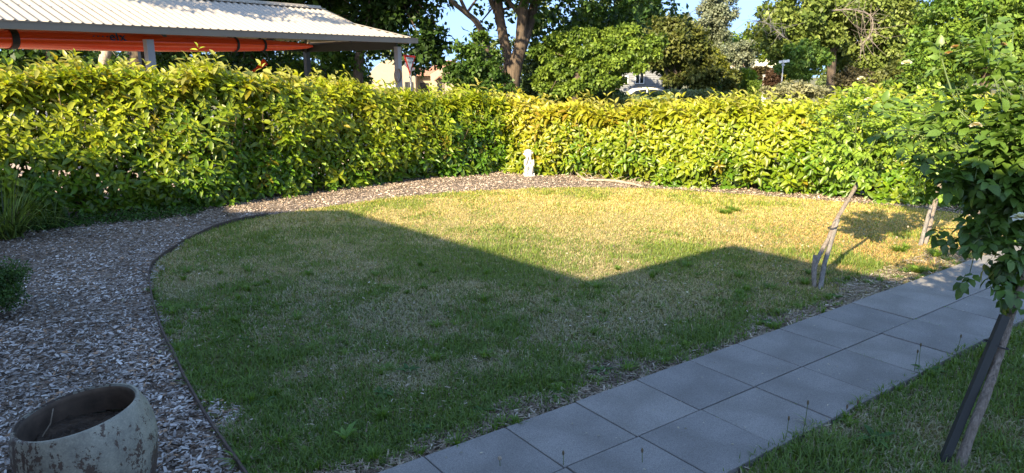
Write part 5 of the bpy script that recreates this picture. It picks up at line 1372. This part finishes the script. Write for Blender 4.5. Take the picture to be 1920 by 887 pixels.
# ---- strappy clump at left, shrub at left edge
def strappy(label, c, n, L, cols, seed, name='grass_clump', w=.012, drift=(0, 0)):
    r_ = np.random.default_rng(seed); t = thing(name, label, 'plant', tuple(c)); Vs = []; Fs = []; Ts = []; b = 0; K = 7
    for i in range(n):
        a = r_.uniform(0, 2*math.pi); d = np.array([math.cos(a)+drift[0], math.sin(a)+drift[1]]); d /= np.linalg.norm(d)
        l = L*r_.uniform(.6, 1.1); sp_a = r_.uniform(.35, 1.0); st_ = np.array([r_.normal(0, .06), r_.normal(0, .06)]); sd = np.array([-d[1], d[0], 0])
        col = np.array(cols[0])*(1-r_.random())+np.array(cols[1])*r_.random()
        for k in range(K):
            u = k/(K-1); hpos = l*sp_a*u; z = l*(1.1*u*(1-.55*sp_a)-(u**2)*.75*sp_a+.35*u)
            p = np.array([c[0]+st_[0]+d[0]*hpos, c[1]+st_[1]+d[1]*hpos, max(.015, z)]); ww = w*(1-.85*u**2)*.5
            Vs += [p-sd*ww, p+sd*ww]; Ts += [col, col]
        Fs += [(b+2*k, b+2*k+1, b+2*k+3, b+2*k+2) for k in range(K-1)]; b += 2*K
    part_np('blades', np.array(Vs), np.array(Fs), M['leaf'], t, tint=np.array(Ts), smooth=True, kind='stuff'); return t
strappy('arching strappy grass clump at the left edge below the hedge', G(22, 448), 130, .95, ((.08, .14, .03), (.20, .25, .06)), 31, w=.017, drift=(.35, -.1))
strappy('smaller low strappy clump at the hedge foot, next to the arching one', G(95, 428), 60, .5, ((.05, .10, .02), (.12, .17, .04)), 32)
c = G(-25, 600)
tree('rounded dark green shrub cut by the left edge of the photo', c, [([(c[0], c[1], -.05), (c[0], c[1], .2), (c[0]+.02, c[1], .35)], [.02, .015, .01])],
     [(c[0], c[1], .24, .28, .3, .20), (c[0]+.02, c[1]+.15, .28, .2, .25, .2)], 9000, .022, ((.04, .09, .02), (.09, .16, .03)), 33, cat='shrub', name='shrub', clump=300)
c = G(-50, 440)
tree('tall dim shrub at the far left edge in front of the hedge', c, [([(c[0]-.1, c[1], -.05), (c[0]-.1, c[1], .5), (c[0]-.1, c[1], .8)], [.03, .02, .012])],
     [(c[0]-.12, c[1]+.1, .55, .38, .35, .38)], 4200, .035, ((.03, .07, .02), (.06, .11, .03)), 34, cat='shrub', name='shrub', clump=160)
# ground cover under the hedge, left
n = 3500; pp = np.c_[rng.uniform(-6.6, -4.2, n), rng.uniform(-.45, .10, n)]; yy = np.interp(pp[:, 0], [-7.2, -5.29, -4.11], [7.55, 9.1, 9.7])+pp[:, 1]
V, F, T = scatter(CARD_V, CARD_F, np.c_[pp[:, 0], yy, rng.uniform(.01, .10, n)*(1+pp[:, 1])], frames(rdir(n), rng.normal(0, .4, (n, 3))+[0, 0, 1]), np.repeat(rng.uniform(.02, .045, n)[:, None], 3, 1), np.array([[.05, .11, .02]])*rng.uniform(.5, 1.4, (n, 1)))
part_np('ground_cover', V, F, M['leaf'], tint=T, kind='stuff')

# blue flowers glimpsed at the hedge top
bf = thing('flowering_plant', 'pale blue flowers glimpsed through the hedge top left of the carport post', 'plant', tuple(cpt(U1-1.6, -1.5, 0)))
for i, (x, y) in enumerate([(700, 180), (714, 184), (729, 184), (723, 197), (719, 190)]):
    c = AT(x, y, 13.1); n = 40; r_ = np.random.default_rng(i)
    V, F, T = scatter(CARD_V, CARD_F, c+r_.normal(0, .035, (n, 3)), frames(r_.normal(size=(n, 3)), r_.normal(size=(n, 3))), np.repeat(r_.uniform(.03, .06, n)[:, None], 3, 1), np.tile([.25, .45, .85], (n, 1)))
    part_np('flower_head', V, F, M['bloom'], bf, tint=T)
mb = MB()
for x, y in [(700, 180), (714, 184), (729, 184), (723, 197), (719, 190)]:
    c = AT(x, y, 13.1); mb.tube([(c[0]*.9+bf.location[0]*.1, c[1], .0), c], [.006, .004], 4)
mb.build('stems', M['cane'], bf)

# ---- broad-leaf weeds and seed stalks
def stalk(x, y, h, lab, head='seed', g=None):
    c = G(x, y); t = thing('seed_stalk', lab, 'weed', tuple(c), g); mb = MB(); lean = random.uniform(-.12, .12)*h
    top = c+np.array([lean, random.uniform(-.02, .02), h]); mb.tube([c, (c+top)/2+[lean*.3, 0, 0], top], [.0022, .002, .0016], 5); mb.build('stem', M['cane'], t)
    mb = MB(); mb.sphere(top, (.006, .006, .014) if head == 'seed' else (.011, .011, .011), 8, 6); mb.build('head', M['dry_wood'] if head == 'pale' else M['twig'], t)
for x, y, h, lab in [(1468, 838, .16, 'thin seed stalk at the grass edge before the slab corner, left of its pair'), (1503, 825, .22, 'tallest thin seed stalk beside the path edge, right of its pair'),
                     (1585, 778, .06, 'very short dark seed stalk by the right-hand path edge'), (1600, 775, .08, 'short dark seed stalk standing in the path edge weeds'),
                     (1712, 705, .17, 'leaning seed stalk in the grass near the black stake'), (1723, 698, .19, 'upright seed stalk just right of the leaning one'),
                     (1790, 668, .15, 'dark-headed seed stalk on the path side of the stake'), (1206, 880, .10, 'seed stalk growing from the slab joint at the bottom of the photo')]:
    stalk(x, y, h, lab)
stalk(1697, 458, .20, 'tall pale-headed stalk in the sunny grass by the round shadow', 'pale'); stalk(1682, 462, .10, 'short pale-headed stalk in the sunny grass by the round shadow', 'pale')
stalk(940, 884, .08, 'small budding stalk in the slab joint at the bottom edge', 'pale'); stalk(1058, 884, .10, 'thin upright stalk in the slab joint near the bottom edge')
def rosette(x, y, n, L, lab, cols=((.05, .12, .03), (.10, .20, .05)), up=.35, wdt=.3):
    c = G(x, y); t = thing('broadleaf_weed', lab, 'weed', tuple(c)); r_ = np.random.default_rng(int(x+y)); a = np.arange(n)*2.4+r_.normal(0, .2, n)
    me = [mesh_np('leaf', LEAF_V*np.array([1, wdt, 1]), LEAF_F, np.tile(np.array(cols[0])*(1-g)+np.array(cols[1])*g, (8, 1)), True) for g in (0, .5, 1)]
    for m_ in me: m_.materials.append(M['leaf'])
    FR = frames(np.c_[np.cos(a), np.sin(a), np.full(n, up)+r_.normal(0, .15, n)], np.tile([0, 0, 1.], (n, 1)))
    for i in range(n):
        o = bpy.data.objects.new('leaf', me[i % 3]); C.objects.link(o); o.parent = t
        o.matrix_local = Matrix.Translation((0, 0, .012))@Matrix(FR[i].tolist()).to_4x4()@Matrix.Scale(L*r_.uniform(.7, 1.1), 4)
for a in [(647, 830, 5, .11, 'upright light green dock weed near the lower left of the lawn', ((.14, .26, .06), (.20, .32, .08)), 1.3, .4), (765, 700, 9, .09, 'dark plantain rosette in the middle of the shaded lawn'), (718, 742, 11, .10, 'spreading dark plantain rosette below the straw patch'),
          (790, 810, 10, .09, 'plantain rosette near the bottom corner of the lawn'), (905, 775, 9, .08, 'plantain rosette by the left slab edge'), (1045, 745, 10, .08, 'leafy weed beside the path edge below the lawn middle'),
          (1130, 700, 12, .09, 'bushy weed in the dry path edge strip'), (1330, 655, 9, .08, 'flat weed on the path edge beside the dry clippings'), (1440, 610, 12, .08, 'leafy weed at the path edge left of the leaning rose'),
          (1565, 560, 9, .09, 'weed at the foot of the leaning rose'), (1740, 700, 10, .11, 'long-leaved weed on the right path edge by the stalks'), (1640, 830, 10, .12, 'large plantain weed in the right-hand grass'),
          (1560, 790, 10, .08, 'weed clump where grass meets the fourth right slab'), (495, 760, 9, .08, 'small rosette weed near the edging strip'), (460, 640, 8, .07, 'tiny rosette weed in the shaded left lawn')]:
    rosette(*a)

# ================================================================== HOUSE BEHIND THE VIEWER (throws the long shadow)
ZE = 4.2; kk = ZE/TAN
sh = lambda x, y: G(x, y)[:2]-Lxy*kk
Bp, Cp, Dp, Fp = sh(650, 395), sh(1108, 527), sh(1375, 460), sh(1700, 532)
Ap = sh(432, 398)
def onhedge(x, y, Y): q = AT(x, y, Y); return q[:2]+Lxy*q[2]/TAN-Lxy*kk
H1, H2, H3 = onhedge(150, 268, 8.8), onhedge(243, 316, 9.15), onhedge(345, 352, 9.5)
Zq = H1-ALO*5; Zp = H1
print('roof pts', Zq, Zp, Ap, Bp, Cp, Dp, Fp)
dF = (Fp-Dp)/np.linalg.norm(Fp-Dp)
outl = [Zq, H1, H2, H3, Ap, Bp, Cp, Dp, Fp, Fp+dF*4.5, Fp+dF*4.5-ALO*9, Zq+(Fp+dF*4.5-ALO*9-Zq)*.5-ALO*6]
hs = thing('house', 'low house behind the viewer whose stepped roof shades the near lawn', 'house', (-3, -4, 0))
mb = MB(); k = len(outl); V = [(*p_, ZE) for p_ in outl]+[(*p_, ZE-.18) for p_ in outl]
mb.add(V, [tuple(range(k-1, -1, -1)), tuple(range(k, 2*k))]+[(i, (i+1) % k, (i+1) % k+k, i+k) for i in range(k)]); mb.build('eaves', M['white'], hs)
mb = MB(); V = [(*(p_-Lxy*.2), ZE+.003) for p_ in outl]+[(*(p_-Lxy*.2), ZE+.10) for p_ in outl]
mb.add(V, [tuple(range(k-1, -1, -1)), tuple(range(k, 2*k))]+[(i, (i+1) % k, (i+1) % k+k, i+k) for i in range(k)]); mb.build('roof', M['terracotta'], hs)
wl = [Cp-ALO*.6, Bp-ALO*.8, Zq-ALO*.8]
for a_, b_ in zip(wl[:-1], wl[1:]):
    mb = MB(); mb.bar((*a_, 2.0), (*b_, 2.0), .2, 4.0); mb.build('wall', M['brick'], hs)
q1_ = Cp-ALO*.6; q2_ = q1_-ALO*3.2; q3_ = q2_+ACR*9
for a_, b_ in ((q1_, q2_), (q2_, q3_)):
    mb = MB(); mb.bar((*a_, 2.0), (*b_, 2.0), .2, 4.0); mb.build('wall', M['brick'], hs)
GRP = {'tree': 'trees beyond the hedge', 'bush': 'bushes beyond the hedge', 'hedge': None, 'rose': 'staked standard roses', 'house': None, 'weed': None, 'shrub': 'shrubs at the left edge', 'branch': None, 'plant': None}
NG = {'seed_stalk': 'seed stalks in the grass and slab joints', 'broadleaf_weed': 'broad-leaved weeds in the lawn', 'grass_clump': 'strappy clumps at the left edge', 'fallen_branch': 'fallen branches on the mulch'}
for o in bpy.data.objects:
    if o.parent is None and o.get('category'):
        g_ = NG.get(o.name.split('.')[0]) or GRP.get(o['category'])
        if g_: o['group'] = g_
bpy.context.view_layer.update()
print('tris', sum(len(o.data.loops)-2*len(o.data.polygons) for o in bpy.data.objects if o.type == 'MESH'), 'objects', len(bpy.data.objects))
